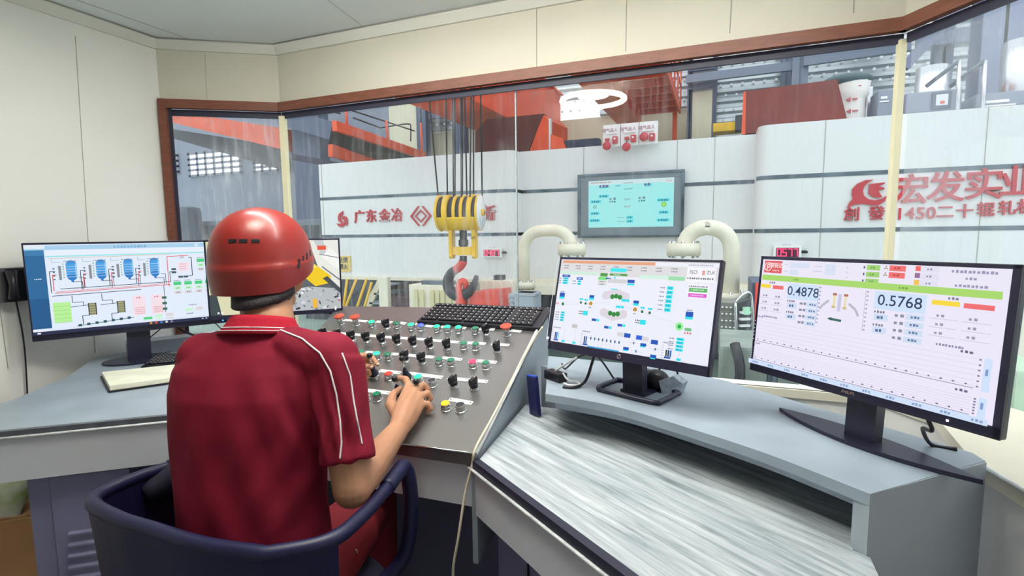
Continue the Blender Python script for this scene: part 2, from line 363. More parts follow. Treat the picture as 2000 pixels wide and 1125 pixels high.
# ring lamps on the ceiling
def ring_lamp(x, y, label, watts):
    t = thing('ceiling_lamp', label, 'ceiling lamp', (x, y, ZC))
    m = mat('lamp_diffuser', '#fffbe6', .4, emit=26)
    rg = MB(); T = Matrix.Translation((x, y, ZC-.09))
    R = .2; prof = [(R+.019*math.cos(k*2*math.pi/12), .016*math.sin(k*2*math.pi/12)) for k in range(13)]
    n = 48
    rg.loft([[T @ Vector((r*math.cos(2*math.pi*k/n), r*math.sin(2*math.pi*k/n), z)) for k in range(n)] for r, z in prof], m, cap=False)
    obj('ring_diffuser', rg, t)
    bs = MB().lathe([(.07, -.001), (.07, -.05), (.05, -.06)], M_white_p, Matrix.Translation((x, y, ZC)), 24)
    obj('ceiling_rose', bs, t)
    for k in range(3):
        a = k*2*math.pi/3; c, s = math.cos(a), math.sin(a)
        obj('bracket', MB().tube([(x+.05*c, y+.05*s, ZC-.05), (x+.19*c, y+.19*s, ZC-.085)], .005, M_white_p, 6), t)
    ld = bpy.data.lights.new('lamp_light', 'AREA'); ld.shape = 'DISK'; ld.size = .2; ld.energy = watts; ld.color = (1, .98, .95)
    lo = bpy.data.objects.new('lamp_light', ld); COL.objects.link(lo); lo.parent = t; lo.location = (0, 0, -.066)
ring_lamp(-.79, .80, 'white glowing ring lamp fixed to the cabin ceiling above the seated man', 2.5)
# added fill light: an unseen batten above the frame that brightens the cabin
t = thing('fill_batten', 'unseen white batten added as fill light on the cabin ceiling above the console', 'ceiling lamp', (-.65, 1.3, ZC))
obj('channel', MB().lohi((-1.7, 1.27, ZC-.03), (.4, 1.33, ZC-.001), M_white_p, bevel=.004), t)
obj('fill_tube', MB().tube([(-1.68, 1.3, ZC-.045), (.38, 1.3, ZC-.045)], .016, mat('fill_tube', '#fffdf4', .4, emit=17), 12), t)
ld = bpy.data.lights.new('lamp_light', 'AREA'); ld.shape = 'RECTANGLE'; ld.size = 2.0; ld.size_y = .05; ld.energy = FILL_W; ld.color = (1, .99, .96)
lo = bpy.data.objects.new('lamp_light', ld); COL.objects.link(lo); lo.parent = t; lo.location = (0, 0, -.066)
# small dark phone box on the left wall
t = thing('wall_phone', 'dark boxy intercom fixed to the left white wall beside the desk', 'intercom', lx(22, 585))
c = lx(22, 555); mb = MB().box((XL+.03, c.y, c.z), (.06, .11, .13), M_black, bevel=.012); obj('body', mb, t)
obj('handset', MB().tube([(XL+.075, c.y-.03, c.z-.05), (XL+.085, c.y-.032, c.z), (XL+.075, c.y-.03, c.z+.055)], [.018, .012, .018], M_black), t)
obj('cord', MB().tube(smooth_path([(XL+.02, c.y, c.z-.06), (XL+.02, c.y+.01, c.z-.25), (XL+.012, c.y, c.z-.55)]), .003, M_black, 6), t)
# ================================================================ control console
KA, KB, KC = Vector((-.94, 1.138, .8)), Vector((-.563, 1.151, .8)), Vector((-.642, 1.994, 1.05))
KN = (KB-KA).cross(KC-KA).normalized(); KX = (KB-KA).normalized(); KY = KN.cross(KX)
def onp(px, py, h=0): return atpl(px, py, KA+KN*h, KN)
def kz(x, y): return KA.z-(KN.x*(x-KA.x)+KN.y*(y-KA.y))/KN.z
def kp(x, y, h=0): return Vector((x, y, kz(x, y)))+KN*h
FL, FR, BR_, BL_ = (-1.32, 1.125), (-.563, 1.151), (-.640, 2.0), (-1.63, 1.915)
con = thing('control_console', 'sloping steel operator console covered with buttons, switches and joysticks', 'control console', (-1.03, 1.55, 0))
q = [kp(*FL), kp(*FR), kp(*BR_), kp(*BL_)]
tp = MB().prism(q, -KN*.018, M_steel)
obj('top_panel', tp, con, 'brushed dark steel top')
lip = MB(); a, b = kp(*FL), kp(*FR); lip.prism([a+Vector((0, -.002, 0)), b+Vector((0, -.002, 0)), b+Vector((0, -.002, -.032)), a+Vector((0, -.002, -.032))], (0, .012, 0), M_steel)
obj('front_lip', lip, con)
ed = MB(); e = [kp(*FR, .002), kp(-.575, 1.30, .003), kp(-.605, 1.62, .003), kp(*BR_, .002)]
ed.tube(e, .006, M_edge, 8); ed.tube([kp(-.80, 1.139, .001), kp(*FR, .002)], .0025, M_chrome, 6)
obj('edge_trim', ed, con, 'worn white edge strip')
sp = MB(); sp.prism([kp(*FR, -.004), kp(*BR_, -.004), Vector((*BR_, .5)), Vector((*FR, .5))], (-.015, 0, 0), M_grey); obj('side_panel', sp, con)
ap = MB(); ap.prism([(-1.32, 1.14, .768), (-.565, 1.165, .768), (-.565, 1.165, .648), (-1.32, 1.14, .648)], (0, .012, 0), M_apron); obj('apron', ap, con)
bk = MB(); bk.prism([(-1.6, 1.9, .0), (-.66, 1.96, 0), (-.66, 1.96, .98), (-1.6, 1.9, .98)], (0, .015, 0), M_dgrey)
bk.prism([(-1.30, 1.62, 0), (-.60, 1.62, 0), (-.60, 1.62, .75), (-1.30, 1.62, .75)], (0, .012, 0), M_dgrey); obj('back_panel', bk, con)
ls = MB(); ls.prism([(-1.33, 1.14, 0), (-1.62, 1.9, 0), (-1.62, 1.9, .99), (-1.33, 1.14, .76)], (-.012, 0, 0), M_grey); obj('side_panel', ls, con)
def zpx(x, y): return 610+.235*x, 580+.235*y
def kM(p, ang=0): return basis(KX*math.cos(ang)+KY*math.sin(ang), -KX*math.sin(ang)+KY*math.cos(ang), KN, p)
RING = meshof(MB().lathe([(.0162, 0), (.0162, .003), (.0145, .004), (.0145, .0205), (.0138, .022), (.0122, .022), (.0118, .018)], M_chrome, n=24), 'ring')
def lens_mesh(m, h=.025): return meshof(MB().lathe([(.0121, .008), (.0121, h-.002), (.0098, h), (.0001, h)], m, n=24), 'lens')
LM = {'g': (mat('lit_green_lens', '#12e478', .3, emit=1.7), 'lit green push button'), 'd': (mat('dark_green_lens', '#127a58', .3), 'unlit dark green push button'),
      'b': (mat('lit_blue_lens', '#2a3cff', .3, emit=2.4), 'lit blue push button'), 'r': (mat('lit_red_lens', '#ff2440', .3, emit=1.7), 'lit red push button'),
      'R': (mat('red_lens', '#d8382c', .35, emit=.12), 'red push button with a faint painted glow'), 'o': (mat('orange_lens', '#f0703c', .35, emit=.15), 'orange push button'),  # red and orange lenses have a faint glow put into their colour
      'y': (mat('lit_yellow_lens', '#ffae1a', .3, emit=.8), 'lit yellow push button'), 'k': (mat('black_lens', '#2c2c36', .4), 'black push button')}
LMESH = {k: lens_mesh(v[0], .0215 if k == 'k' else .0255) for k, v in LM.items()}
def push(x, y, k):
    c = onp(*zpx(x, y), .024); o = inst('push_button', RING, kM(c-KN*.024), con, LM[k][1])
    l = bpy.data.objects.new('lens', LMESH[k]); COL.objects.link(l); l.parent = o
for x, y, k in [(490, 203, 'g'), (697, 213, 'd'), (818, 225, 'g'), (900, 230, 'b'), (1033, 240, 'g'), (1120, 243, 'g'), (1212, 247, 'g'), (1350, 255, 'd'),
                (1255, 378, 'd'), (1355, 385, 'd'), (315, 447, 'g'), (400, 452, 'd'), (532, 465, 'g'), (622, 472, 'd'), (1050, 512, 'd'), (1150, 518, 'd'), (1330, 532, 'r'), (1440, 540, 'd'),
                (372, 622, 'g'), (630, 632, 'R'), (876, 655, 'g'), (990, 685, 'k'), (338, 778, 'g'), (432, 803, 'o'), (531, 800, 'd'), (1103, 878, 'y'), (1225, 888, 'k')]: push(x, y, k)
def knob_mesh():
    mb = MB(); mb.lathe([(.0155, 0), (.0155, .003), (.0135, .005), (.0135, .009), (.011, .010)], M_chrome, n=20); return meshof(mb, 'switch_ring')
KR = knob_mesh()
kb = MB(); kb.lathe([(.0128, .008), (.0124, .020), (.0095, .023)], M_knob, n=20); kb.box((0, -.001, .030), (.0135, .032, .022), M_knob, bevel=.004); kb.box((0, .008, .0412), (.0015, .010, .0006), M_white_p)
KK = meshof(kb, 'switch_knob')
def rot(x, y, a=-.35):
    c = onp(*zpx(x, y), .019); o = inst('rotary_switch', KR, kM(c-KN*.019, a), con)
    l = bpy.data.objects.new('knob', KK); COL.objects.link(l); l.parent = o
for x, y in [(612, 226), (1440, 272), (88, 305), (206, 314), (324, 325), (446, 336), (574, 346), (702, 356), (836, 370), (972, 385), (1117, 395), (1533, 415), (200, 445), (768, 495), (908, 510), (1172, 705), (1342, 725)]:
    rot(x, y, -.45+.25*(x/1500))
mu = MB(); mu.lathe([(.016, 0), (.016, .003), (.0125, .004), (.012, .030)], M_chrome, n=24); MU = meshof(mu, 'mushroom_collar')
mc = MB(); mc.lathe([(.011, .026), (.014, .030), (.0215, .038), (.0215, .041), (.018, .0435), (.0001, .044)], mat('mushroom_red', '#c8503c', .4), n=28); MC = meshof(mc, 'mushroom_cap')
for x, y in [(220, 155), (350, 160), (1608, 238)]:
    c = onp(*zpx(x, y), .041); o = inst('mushroom_button', MU, kM(c-KN*.041), con, 'red mushroom stop button')
    l = bpy.data.objects.new('cap', MC); COL.objects.link(l); l.parent = o
STRIPS = [((262, 192), (455, 203)), ((530, 205), (662, 212)), ((728, 214), (775, 222)), ((850, 226), (868, 228)), ((935, 238), (1000, 246)), ((1066, 248), (1090, 250)), ((1245, 257), (1275, 260)), ((1388, 266), (1412, 268)), ((1475, 270), (1512, 272)), ((1650, 279), (1735, 288)),
          ((120, 293), (545, 328)), ((545, 329), (945, 355)), ((945, 356), (1085, 368)), ((1085, 369), (1215, 378)), ((1285, 380), (1440, 390)), ((1490, 390), (1635, 402)),
          ((215, 436), (300, 443)), ((440, 458), (500, 462)), ((655, 474), (716, 476)), ((745, 478), (872, 492)), ((872, 492), (1010, 502)), ((1080, 505), (1242, 522)), ((1365, 530), (1530, 545)),
          ((560, 612), (730, 632)), ((800, 635), (1080, 670)), ((1125, 675), (1286, 692)), ((1288, 690), (1455, 706)), ((370, 765), (640, 800)), ((1140, 850), (1328, 884))]
for (x0, y0), (x1, y1) in STRIPS:
    a, b = onp(*zpx(x0, y0), .001), onp(*zpx(x1, y1), .001); d = b-a; L = d.length
    ang = math.atan2(d.dot(KY), d.dot(KX)); mb = MB(kM((a+b)/2, ang)); mb.box((0, 0, 0), (L, .017, .002), M_white_p)
    k = 0
    for k in range(max(1, int(L/.045))):
        u = -L/2+.02+k*.045
        if u > L/2-.012: break
        mb.box((u, .002, .0012), (.014, .0022, .0004), M_seam); mb.box((u, -.003, .0012), (.010, .0018, .0004), M_seam)
    for u in (-L/2+.005, L/2-.005): mb.lathe([(.0022, .001), (.0022, .0018), (.0001, .002)], M_black, Matrix.Translation((u, 0, 0)), 8)
    obj('label_strip', mb, con)
STICKS = []
def stick(ball, base, hb=.105, hbase=.0, label=None):
    c0 = onp(*zpx(*base), 0); c1 = onp(*zpx(*ball), hb); d = (c1-c0).normalized()
    rg = MB(kM(c0)); rg.lathe([(.0215, 0), (.0215, .004), (.018, .006), (.018, .014), (.015, .016)], M_chrome, n=24)
    o = obj('joystick', rg, con, label)
    bt = MB(); bt.tube([c0+d*.008, c0+d*.02, c0+d*.03, c0+d*.045, c0+d*.055], [.0165, .0155, .0105, .0085, .006], M_rubber, 16); obj('boot', bt, o)
    st = MB(); st.cyl(c0+d*.05, c1, .0028, M_chrome, n=10); obj('stem', st, o)
    bl = MB(); bl.ell(c1, (.0095,)*3, M_knob); obj('ball_grip', bl, o); STICKS.append((c0, c1))
stick((475, 487), (512, 655), .10, label='joystick held by the left hand')
stick((745, 512), (790, 690), .10, label='free joystick ahead of the right hand')
stick((682, 680), (725, 812), .085, label='joystick at the right index finger')
stick((863, 705), (905, 855), .085, label='joystick gripped by the right hand')
# keyboard at the back of the console
def keyboard(TL, TR, BL, label, group=None, cols=21, rows=6, h=.018):
    TL, TR, BL = V(TL), V(TR), V(BL); X = (TR-TL); w = X.length; X.normalize(); Y = (TL-BL); Y = (Y-X*Y.dot(X)); d = Y.length; Y.normalize(); Z = X.cross(Y)
    M = basis(X, Y, Z, BL); t = thing('keyboard', label, 'keyboard', BL+X*w/2, group)
    mb = MB(M); mb.box((w/2, d/2, h*.35), (w, d, h*.7), M_black, bevel=.004); obj('body', mb, t)
    kc = MB(M); kw = (w-.02)/cols; kd = (d-.03)/rows
    for r in range(rows):
        c = 0.0
        while c < cols-.01:
            if int(c) in (15, ) or int(c) == 17+0 and cols > 18 and abs(c-17) < .01: c += .4; continue
            wd = 5 if (r == 0 and abs(c-3) < .3) else 1
            if c+wd > cols: break
            kc.box((.01+(c+wd/2)*kw, .012+(r+.5)*kd+(.006 if r == rows-1 else 0), h*.85), (kw*wd*.86, kd*.80, h*.45), M_knob, bevel=.0016, seg=1); c += wd
    obj('keycaps', kc, t)
    lg = MB(M)
    for r in range(rows):
        for c in range(cols-1): lg.box((.01+(c+.35)*kw, .012+(r+.62)*kd, h*1.085), (kw*.2, kd*.16, .0004), M_white_p)
    obj('key_legends', lg, t)
    return t
keyboard(onp(842, 596, .003), onp(1064, 606, .003), onp(815, 632, .003), 'black full size keyboard lying on the back edge of the steel console')
# ================================================================ right desk
rd = thing('operator_desk', 'grey desk with whitish wood grain top right of the steel console', 'desk', (-.1, 1.1, 0))
DZ = .785
dpoly = [(-.556, 1.152), (-.116, .834), (.10, .68), (.262, .56), (.262, 1.028), (.238, 1.045), (.40, 1.195), (.0, 1.56), (-.592, 1.60)]
obj('desktop', MB().prism([(x, y, DZ) for x, y in dpoly], (0, 0, -.022), M_wood), rd, 'whitish streaked wood grain top')
fe = MB(); fe.prism([(-.590, 1.158, DZ+.001), (-.125, .822, DZ+.001), (.262, .545, DZ+.001), (.262, .562, DZ+.001), (-.11, .836, DZ+.001), (-.572, 1.168, DZ+.001)], (0, 0, -.024), M_rubber); obj('front_edge', fe, rd, 'dark worn front edge band')
obj('edge_rail', MB().tube([(-.592, 1.156, DZ-.024), (-.126, .820, DZ-.024), (.262, .543, DZ-.024)], .004, M_edge, 6), rd)
apn = MB(); apn.prism([(-.583, 1.163, DZ-.028), (.262, .553, DZ-.028), (.262, .553, DZ-.15), (-.583, 1.163, DZ-.15)], (.007, .01, 0), M_apron); obj('apron', apn, rd)
LZ = .9
front = smooth_path([(-.452, 1.386, LZ), (-.25, 1.345, LZ), (-.05, 1.245, LZ), (.105, 1.152, LZ), (.257, 1.031, LZ)], 6)
back = [Vector(p) for p in [(.502, 1.262, LZ), (.495, 1.300, LZ), (.035, 1.69, LZ), (-.15, 1.80, LZ), (-.585, 1.83, LZ)]]
ledge = MB().prism(front+back, (0, 0, -.022), M_desk); obj('monitor_ledge', ledge, rd, 'raised grey ledge under the monitors')
ld2 = MB(); n0 = len(front); low = [p+Vector((.02, .035, -.022)) for p in front[:-1]]+[Vector((.255, 1.05, LZ-.022))]
ld2.loft([[p for p in low], [p+Vector((0, 0, -.03)) for p in low]], M_desk, cap=False, closed=False); obj('ledge_rail', ld2, rd)
ep = MB(); ep.prism([(.257, 1.031, 0), (.502, 1.256, 0), (.502, 1.256, LZ-.001), (.257, 1.031, LZ-.001)], (-.02, .022, 0), M_grey); obj('end_panel', ep, rd)
bp = MB(); bp.prism([(-.6, 1.79, 0), (.0, 1.655, 0), (.44, 1.24, 0), (.44, 1.24, LZ-.03), (0, 1.655, LZ-.03), (-.6, 1.79, LZ-.03)], (.01, .012, 0), M_grey); obj('back_panel', bp, rd)
pd = MB(); pd.prism([(-.52, 1.185, 0), (-.30, 1.03, 0), (-.30, 1.03, .64), (-.52, 1.185, .64)], (.25, .36, 0), M_dgrey); obj('pedestal', pd, rd)
pp = MB(); pp.prism([(-.405, 1.10, .02), (-.402, 1.098, .02), (-.402, 1.098, .63), (-.405, 1.10, .63)], (-.002, -.003, 0), M_black); obj('door_gap', pp, rd)
# dark blue phone propped against the console side
a = atz(1046, 811, DZ+.001); ph = MB(Matrix.Translation(a+Vector((.0, 0, .0))) @ Matrix.Rotation(math.radians(-37), 4, 'Z') @ Matrix.Rotation(math.radians(-8), 4, 'Y'))
t = thing('phone', 'dark blue phone in a flip case propped on edge beside the console', 'phone', a)
ph.box((0, 0, .062), (.052, .012, .124), mat('phone_case_blue', '#1c2152', .4), bevel=.004); M2 = ph.M; obj('case', ph, t)
p2 = MB(M2); p2.box((.004, -.0075, .064), (.046, .004, .112), mat('phone_cover_blue', '#161c4a', .4), bevel=.0015); obj('flip_cover', p2, t); p3 = MB(M2); p3.box((0, 0, .125), (.05, .011, .003), mat('phone_edge_blue', '#2d4fd0', .35)); obj('top_edge', p3, t, 'bright blue top edge')
# pale lead hanging from the console corner
t = obj('charging_cable', MB().tube(smooth_path([atz(1060, 640, 1.04)+Vector((0, 0, .004)), kp(-.60, 1.62, .012), kp(-.575, 1.3, .012), kp(-.566, 1.16, .012), (-.572, 1.145, .77), (-.585, 1.128, .70), (-.592, 1.10, .60), (-.605, 1.09, .5), (-.585, 1.08, .40), (-.58, 1.08, .25), (-.575, 1.08, .02)], 6), .0034, mat('pale_cable', '#d9cfb8', .5), 8), None,
        'pale charging lead draped over the console edge and hanging to the floor', 'cable')
# ================================================================ monitors and their pictures
class Scr:
    def __init__(s, TL, X, Y, W_, H_):
        s.o, s.X, s.Y, s.W, s.H = V(TL), V(X), V(Y), W_, H_; s.N = s.Y.cross(s.X); s.v = []; s.f = []; s.c = []; s.k = 0
    def P(s, u, v): return s.o+s.X*(u*s.W)+s.Y*(v*s.H)+s.N*(.0004+.00004*s.k)
    def poly(s, pts, col):
        b = len(s.v); s.v += [s.P(*p) for p in pts]; s.f.append(list(range(b, b+len(pts)))); s.c.append(hx(col)); s.k += 1
    def r(s, u0, v0, u1, v1, col): s.poly([(u0, v0), (u0, v1), (u1, v1), (u1, v0)], col)
    def line(s, pts, col, w=.0016):
        a = s.W/s.H
        for (u0, v0), (u1, v1) in zip(pts, pts[1:]):
            dx, dy = (u1-u0)*a, v1-v0; L = math.hypot(dx, dy) or 1; nx, ny = -dy/L*w/2/a*a, dx/L*w/2
            nx = -dy/L*w/2/a
            s.poly([(u0+nx, v0+ny), (u1+nx, v1+ny), (u1-nx, v1-ny), (u0-nx, v0-ny)], col)
    def disc(s, u, v, r, col, n=16):
        a = s.W/s.H; s.poly([(u+r/a*math.cos(2*math.pi*k/n), v-r*math.sin(2*math.pi*k/n)) for k in range(n)], col)
    def txt(s, u, v, h, body, col, bold=0, align='CENTER'):
        vs, fs = text_mesh(body, bold, 0, align); a = s.W/s.H; b = len(s.v)
        s.v += [s.P(u+p.x*h/a, v-p.y*h) for p in vs]
        for f in fs: s.f.append([i+b for i in f]); s.c.append(hx(col))
        s.k += 1
    def dash(s, u, v, w, h, col='#7a7f92', n=None):
        """a line of tiny illegible type"""
        n = n or max(1, int(w/(h*.62))); x = u
        for k in range(n):
            ww = w/n*(.55+.3*((k*7+int(u*1000)) % 5)/5); s.r(x, v-h/2*(.7+.3*(k % 2)), x+ww, v+h/2, col); x += w/n
    def build(s, name, parent, label=None):
        me = bpy.data.meshes.new(name); me.from_pydata([tuple(p-s.o) for p in s.v], [], s.f); me.materials.append(M_screen)
        at = me.color_attributes.new('Col', 'FLOAT_COLOR', 'CORNER'); arr = []
        for p, c in zip(me.polygons, s.c): arr += list(c)*p.loop_total
        at.data.foreach_set('color', arr); o = bpy.data.objects.new(name, me); COL.objects.link(o)
        o.parent = parent; o.location = s.o-wloc(parent); return tag(o, label)
def monitor(label, TL, a, b, W_, asp, bez, basez, base_c, draw, base_kind, group=None, logo=None):
    X = V(a).normalized(); Y = V(b); Y = (Y-X*Y.dot(X)).normalized(); N = Y.cross(X); H_ = W_/asp; TL = V(TL)
    l, tp_, r_, bt = bez; D = lambda x, y, z=0: TL+X*x+Y*y+N*z
    c = Vector((base_c[0], base_c[1], 0)); t = thing('monitor', label, 'monitor', (c.x, c.y, basez), group)
    M = basis(X, -Y, N, D(W_/2, H_/2)); cs = MB(M)
    cs.box((0, 0, -.0105), (W_, H_, .020), M_bezel, bevel=.004)
    for x0, x1, y0, y1 in ((-W_/2, -W_/2+l, -H_/2, H_/2), (W_/2-r_, W_/2, -H_/2, H_/2), (-W_/2, W_/2, H_/2-tp_, H_/2), (-W_/2, W_/2, -H_/2, -H_/2+bt)):
        cs.lohi((x0, y0, -.003), (x1, y1, .002), M_bezel, bevel=.0012)
    cs.box((0, -.02, -.034), (W_*.62, H_*.62, .034), M_bezel, bevel=.014)
    obj('casing', cs, t)
    s = Scr(D(l, tp_, 0), X, Y, W_-l-r_, H_-tp_-bt); draw(s); s.build('screen', t, 'lit picture on the screen')
    back = D(W_/2, H_*.62, -.055); foot = Vector((c.x, c.y, basez)); nk = MB()
    bx = Vector((X.x, X.y, 0)).normalized(); by = Vector((-N.x, -N.y, 0)).normalized()
    hw = W_*.062; T = basis(bx, by, (0, 0, 1), foot)
    up_ = T.inverted() @ back
    nk.loft([[T @ Vector(p) for p in ((-hw, -.012, .004), (hw, -.012, .004), (hw, .016, .004), (-hw, .016, .004))],
             [T @ Vector((up_.x+x, up_.y+y, up_.z)) for x, y in ((-hw, -.012), (hw, -.012), (hw, .016), (-hw, .016))]], M_bezel, smooth=False)
    obj('stand_neck', nk, t)
    bs = MB(T)
    if base_kind == 'boat':
        f_ = [(-.215+.43*k/14, -.045+.05*((k-7)/7)**2+.0, 0) for k in range(15)]; k_ = [(.215-.43*k/14, .012-.007*((k-7)/7)**2+.03*(1-((k-7)/7)**2), 0) for k in range(15)]
        bs.prism(f_+k_[1:-1], (0, 0, .009), M_bezel)
    elif base_kind == 'loop':
        P = [(-.085, -.055), (.085, -.055), (.10, -.03), (.10, .05), (.085, .07), (-.085, .07), (-.10, .05), (-.10, -.03), (-.085, -.055)]
        bs.tube(smooth_path([(x, y, .007) for x, y in P], 4), .007, M_bezel, 8); bs.lohi((-.04, -.012, 0), (.04, .07, .008), M_bezel)
    else:
        bs.prism([(.13*math.cos(k*math.pi/12), .09*math.sin(k*math.pi/12)+.01, 0) for k in range(24)], (0, 0, .008), M_bezel)
    obj('stand_base', bs, t)
    if logo:
        lg = MB(); y = -H_/2+bt/2
        if logo == 'ring':
            lg.lathe([(.0062, .0022), (.0062, .0027), (.0046, .0027), (.0046, .0022)], M_chrome, M @ Matrix.Translation((0, y, 0)), 20, cap=False)
            lg.text('hp', M @ Matrix.Translation((0, y, .0022)) @ Matrix.Shear('XZ', 4, (.0, 0)), .0085, M_chrome, .0003)
        else: lg.text(logo, M @ Matrix.Translation((0, y, .0022)), .0085, M_chrome, .0003, bold=.02)
        obj('badge', lg, t)
    return t, D
G = '#8ff08f'
def draw_right(s):
    s.r(0, 0, 1, 1, '#ece7f8'); s.r(0, 0, 1, .16, '#eae6f6')
    s.r(.012, .012, .115, .125, '#e05a5f'); s.disc(.034, .068, .042, '#f7e2e2', 20); s.disc(.034, .068, .033, '#e05a5f', 20); s.disc(.037, .06, .02, '#f7e2e2', 14); s.disc(.037, .062, .011, '#e05a5f', 12); s.line([(.028, .095), (.034, .06)], '#f7e2e2', .012)
    s.txt(.082, .055, .05, '精锐达', '#f7e2e2', .02); s.dash(.062, .10, .042, .014, '#f3c9c9')
    for u, v, w in ((.16, .02, .10), (.16, .085, .045), (.34, .02, .05), (.34, .065, .05)): s.r(u, v, u+w, v+.045, '#d6dff2')
    for u, v, w in ((.13, .04, .02), (.13, .1, .02), (.285, .04, .045), (.285, .085, .045), (.44, .04, .012), (.44, .08, .012), (.44, .12, .012)): s.dash(u, v, w, .012, '#c9c6dc')
    for k, v in enumerate((.012, .065, .118)): s.r(.525, v, .578, v+.04, '#9fd070'); s.dash(.54, v+.02, .02, .014, '#6d9a4c'); s.r(.512, v+.01, .518, v+.03, '#556')
    for v in (.008, .06):
        s.r(.615, v, .675, v+.042, '#f07070'); s.dash(.632, v+.02, .025, .014, '#b84848')
        for k in range(3): a = k*2.094+1.57; s.poly([(.602, v+.02), (.602+.008*math.cos(a-.4), v+.02-.016*math.sin(a-.4)), (.602+.008*math.cos(a+.4), v+.02-.016*math.sin(a+.4))], '#8a7414')
    for k, (v, c) in enumerate(((.005, '#ee6a62'), (.055, '#9a6a9a'), (.105, '#f2c14e'))):
        s.r(.71, v, .728, v+.036, c); s.r(.73, v, .79, v+.042, '#e1dff0'); s.dash(.75, v+.02, .02, .013, '#8d8aa8')
    s.dash(.83, .03, .14, .02, '#9a96b8'); s.dash(.875, .075, .035, .018, '#9a96b8'); s.dash(.845, .125, .10, .018, '#9a96b8')
    s.r(.012, .145, .985, .196, '#a9d86c'); s.dash(.19, .17, .03, .016, '#78a048'); s.dash(.66, .17, .035, .016, '#78a048')
    def block(u0, num, w, side):
        s.r(u0, .208, u0+w, .345, '#cfe2f8'); s.txt(u0+w*.5, .277, .115, num, '#2c3a5c', .004)
        for k, v in enumerate((.40, .50)):
            s.dash(u0+.005, v-.035, .045, .018); s.r(u0+.005, v-.018, u0+.06, v+.03, '#cfdff2'); s.dash(u0+.018, v+.006, .03, .022, '#56689a')
        for k in range(4): v = .375+.055*k; s.dash(u0+w*.45, v, .04, .022, '#8a8fa6'); s.r(u0+w*.66, v-.02, u0+w, v+.022, '#cfdff2'); s.dash(u0+w*.75, v, .035, .018, '#6b7ca8')
    block(.165, '0.4878', .165, 0); block(.575, '0.5768', .19, 1)
    def menu(u, w):
        s.dash(u+.05, .215, .035, .018); s.r(u, .235, u+w, .268, '#f8d83c'); s.r(u+w+.012, .238, u+2*w+.012, .272, '#ef6f72')
        for k in range(3):
            v = .34+.06*k
            for q in (0, 1): s.r(u+q*(w+.012), v+.02, u+q*(w+.012)+w, v+.024, '#c9c6dd'); s.dash(u+.02+q*(w+.012), v, .03, .018, '#9a98ae')
        s.dash(u+.03, .535, .09, .016, '#8d8aa8')
    menu(.015, .06); menu(.785, .088)
    for u in (.335, .545):
        s.line([(u, .21), (u, .53)], '#b9b6cf', .004)
        for k in range(10): s.dash(u+.004, .22+.033*k, .010, .012, '#a09db6')
    s.r(.43, .26, .445, .40, '#c9c7e2')
    for u in (.405, .455):
        s.r(u, .255, u+.018, .275, '#b4765c'); s.r(u+.004, .275, u+.014, .36, '#e9dcae'); s.r(u, .36, u+.016, .38, '#cdbd86')
    s.line([(.39, .32), (.36, .37), (.35, .40)], '#bcbac8', .02); s.line([(.48, .33), (.51, .37), (.525, .42)], '#bcbac8', .02)
    s.poly([(.39, .47), (.41, .455), (.41, .485)], '#3b6b62'); s.line([(.40, .47), (.455, .475)], '#3b6b62', .02)
    for v0, v1 in ((.545, .78), (.80, .955)):
        s.dash(.02, v0, .04, .014, '#8d8aa8'); s.dash(.895, v0+.01, .04, .018, '#6b6886')
        for k in range(6):
            v = v0+.045+(v1-v0-.06)*k/5; s.line([(.02, v), (.945, v)], '#d9d3e6', .003); s.dash(.008, v, .008, .010, '#b9b6cf'); s.dash(.952, v, .010, .012, '#7d7a98')
        s.line([(.02, v1), (.945, v1)], '#8f8ca4', .0045)
        for k in range(24): s.dash(.035+.0385*k, v1-.02, .011, .011, '#6b6886')
        s.r(.968, v0+.03, .99, v1+.01, '#cfe2fb'); s.dash(.974, (v0+v1)/2, .010, .05, '#7f9ccb')
    s.r(0, .958, 1, 1, '#cfe0f8')
    for k in range(11): s.dash(.025+.093*k, .979, .035, .018, '#8aa0c8')
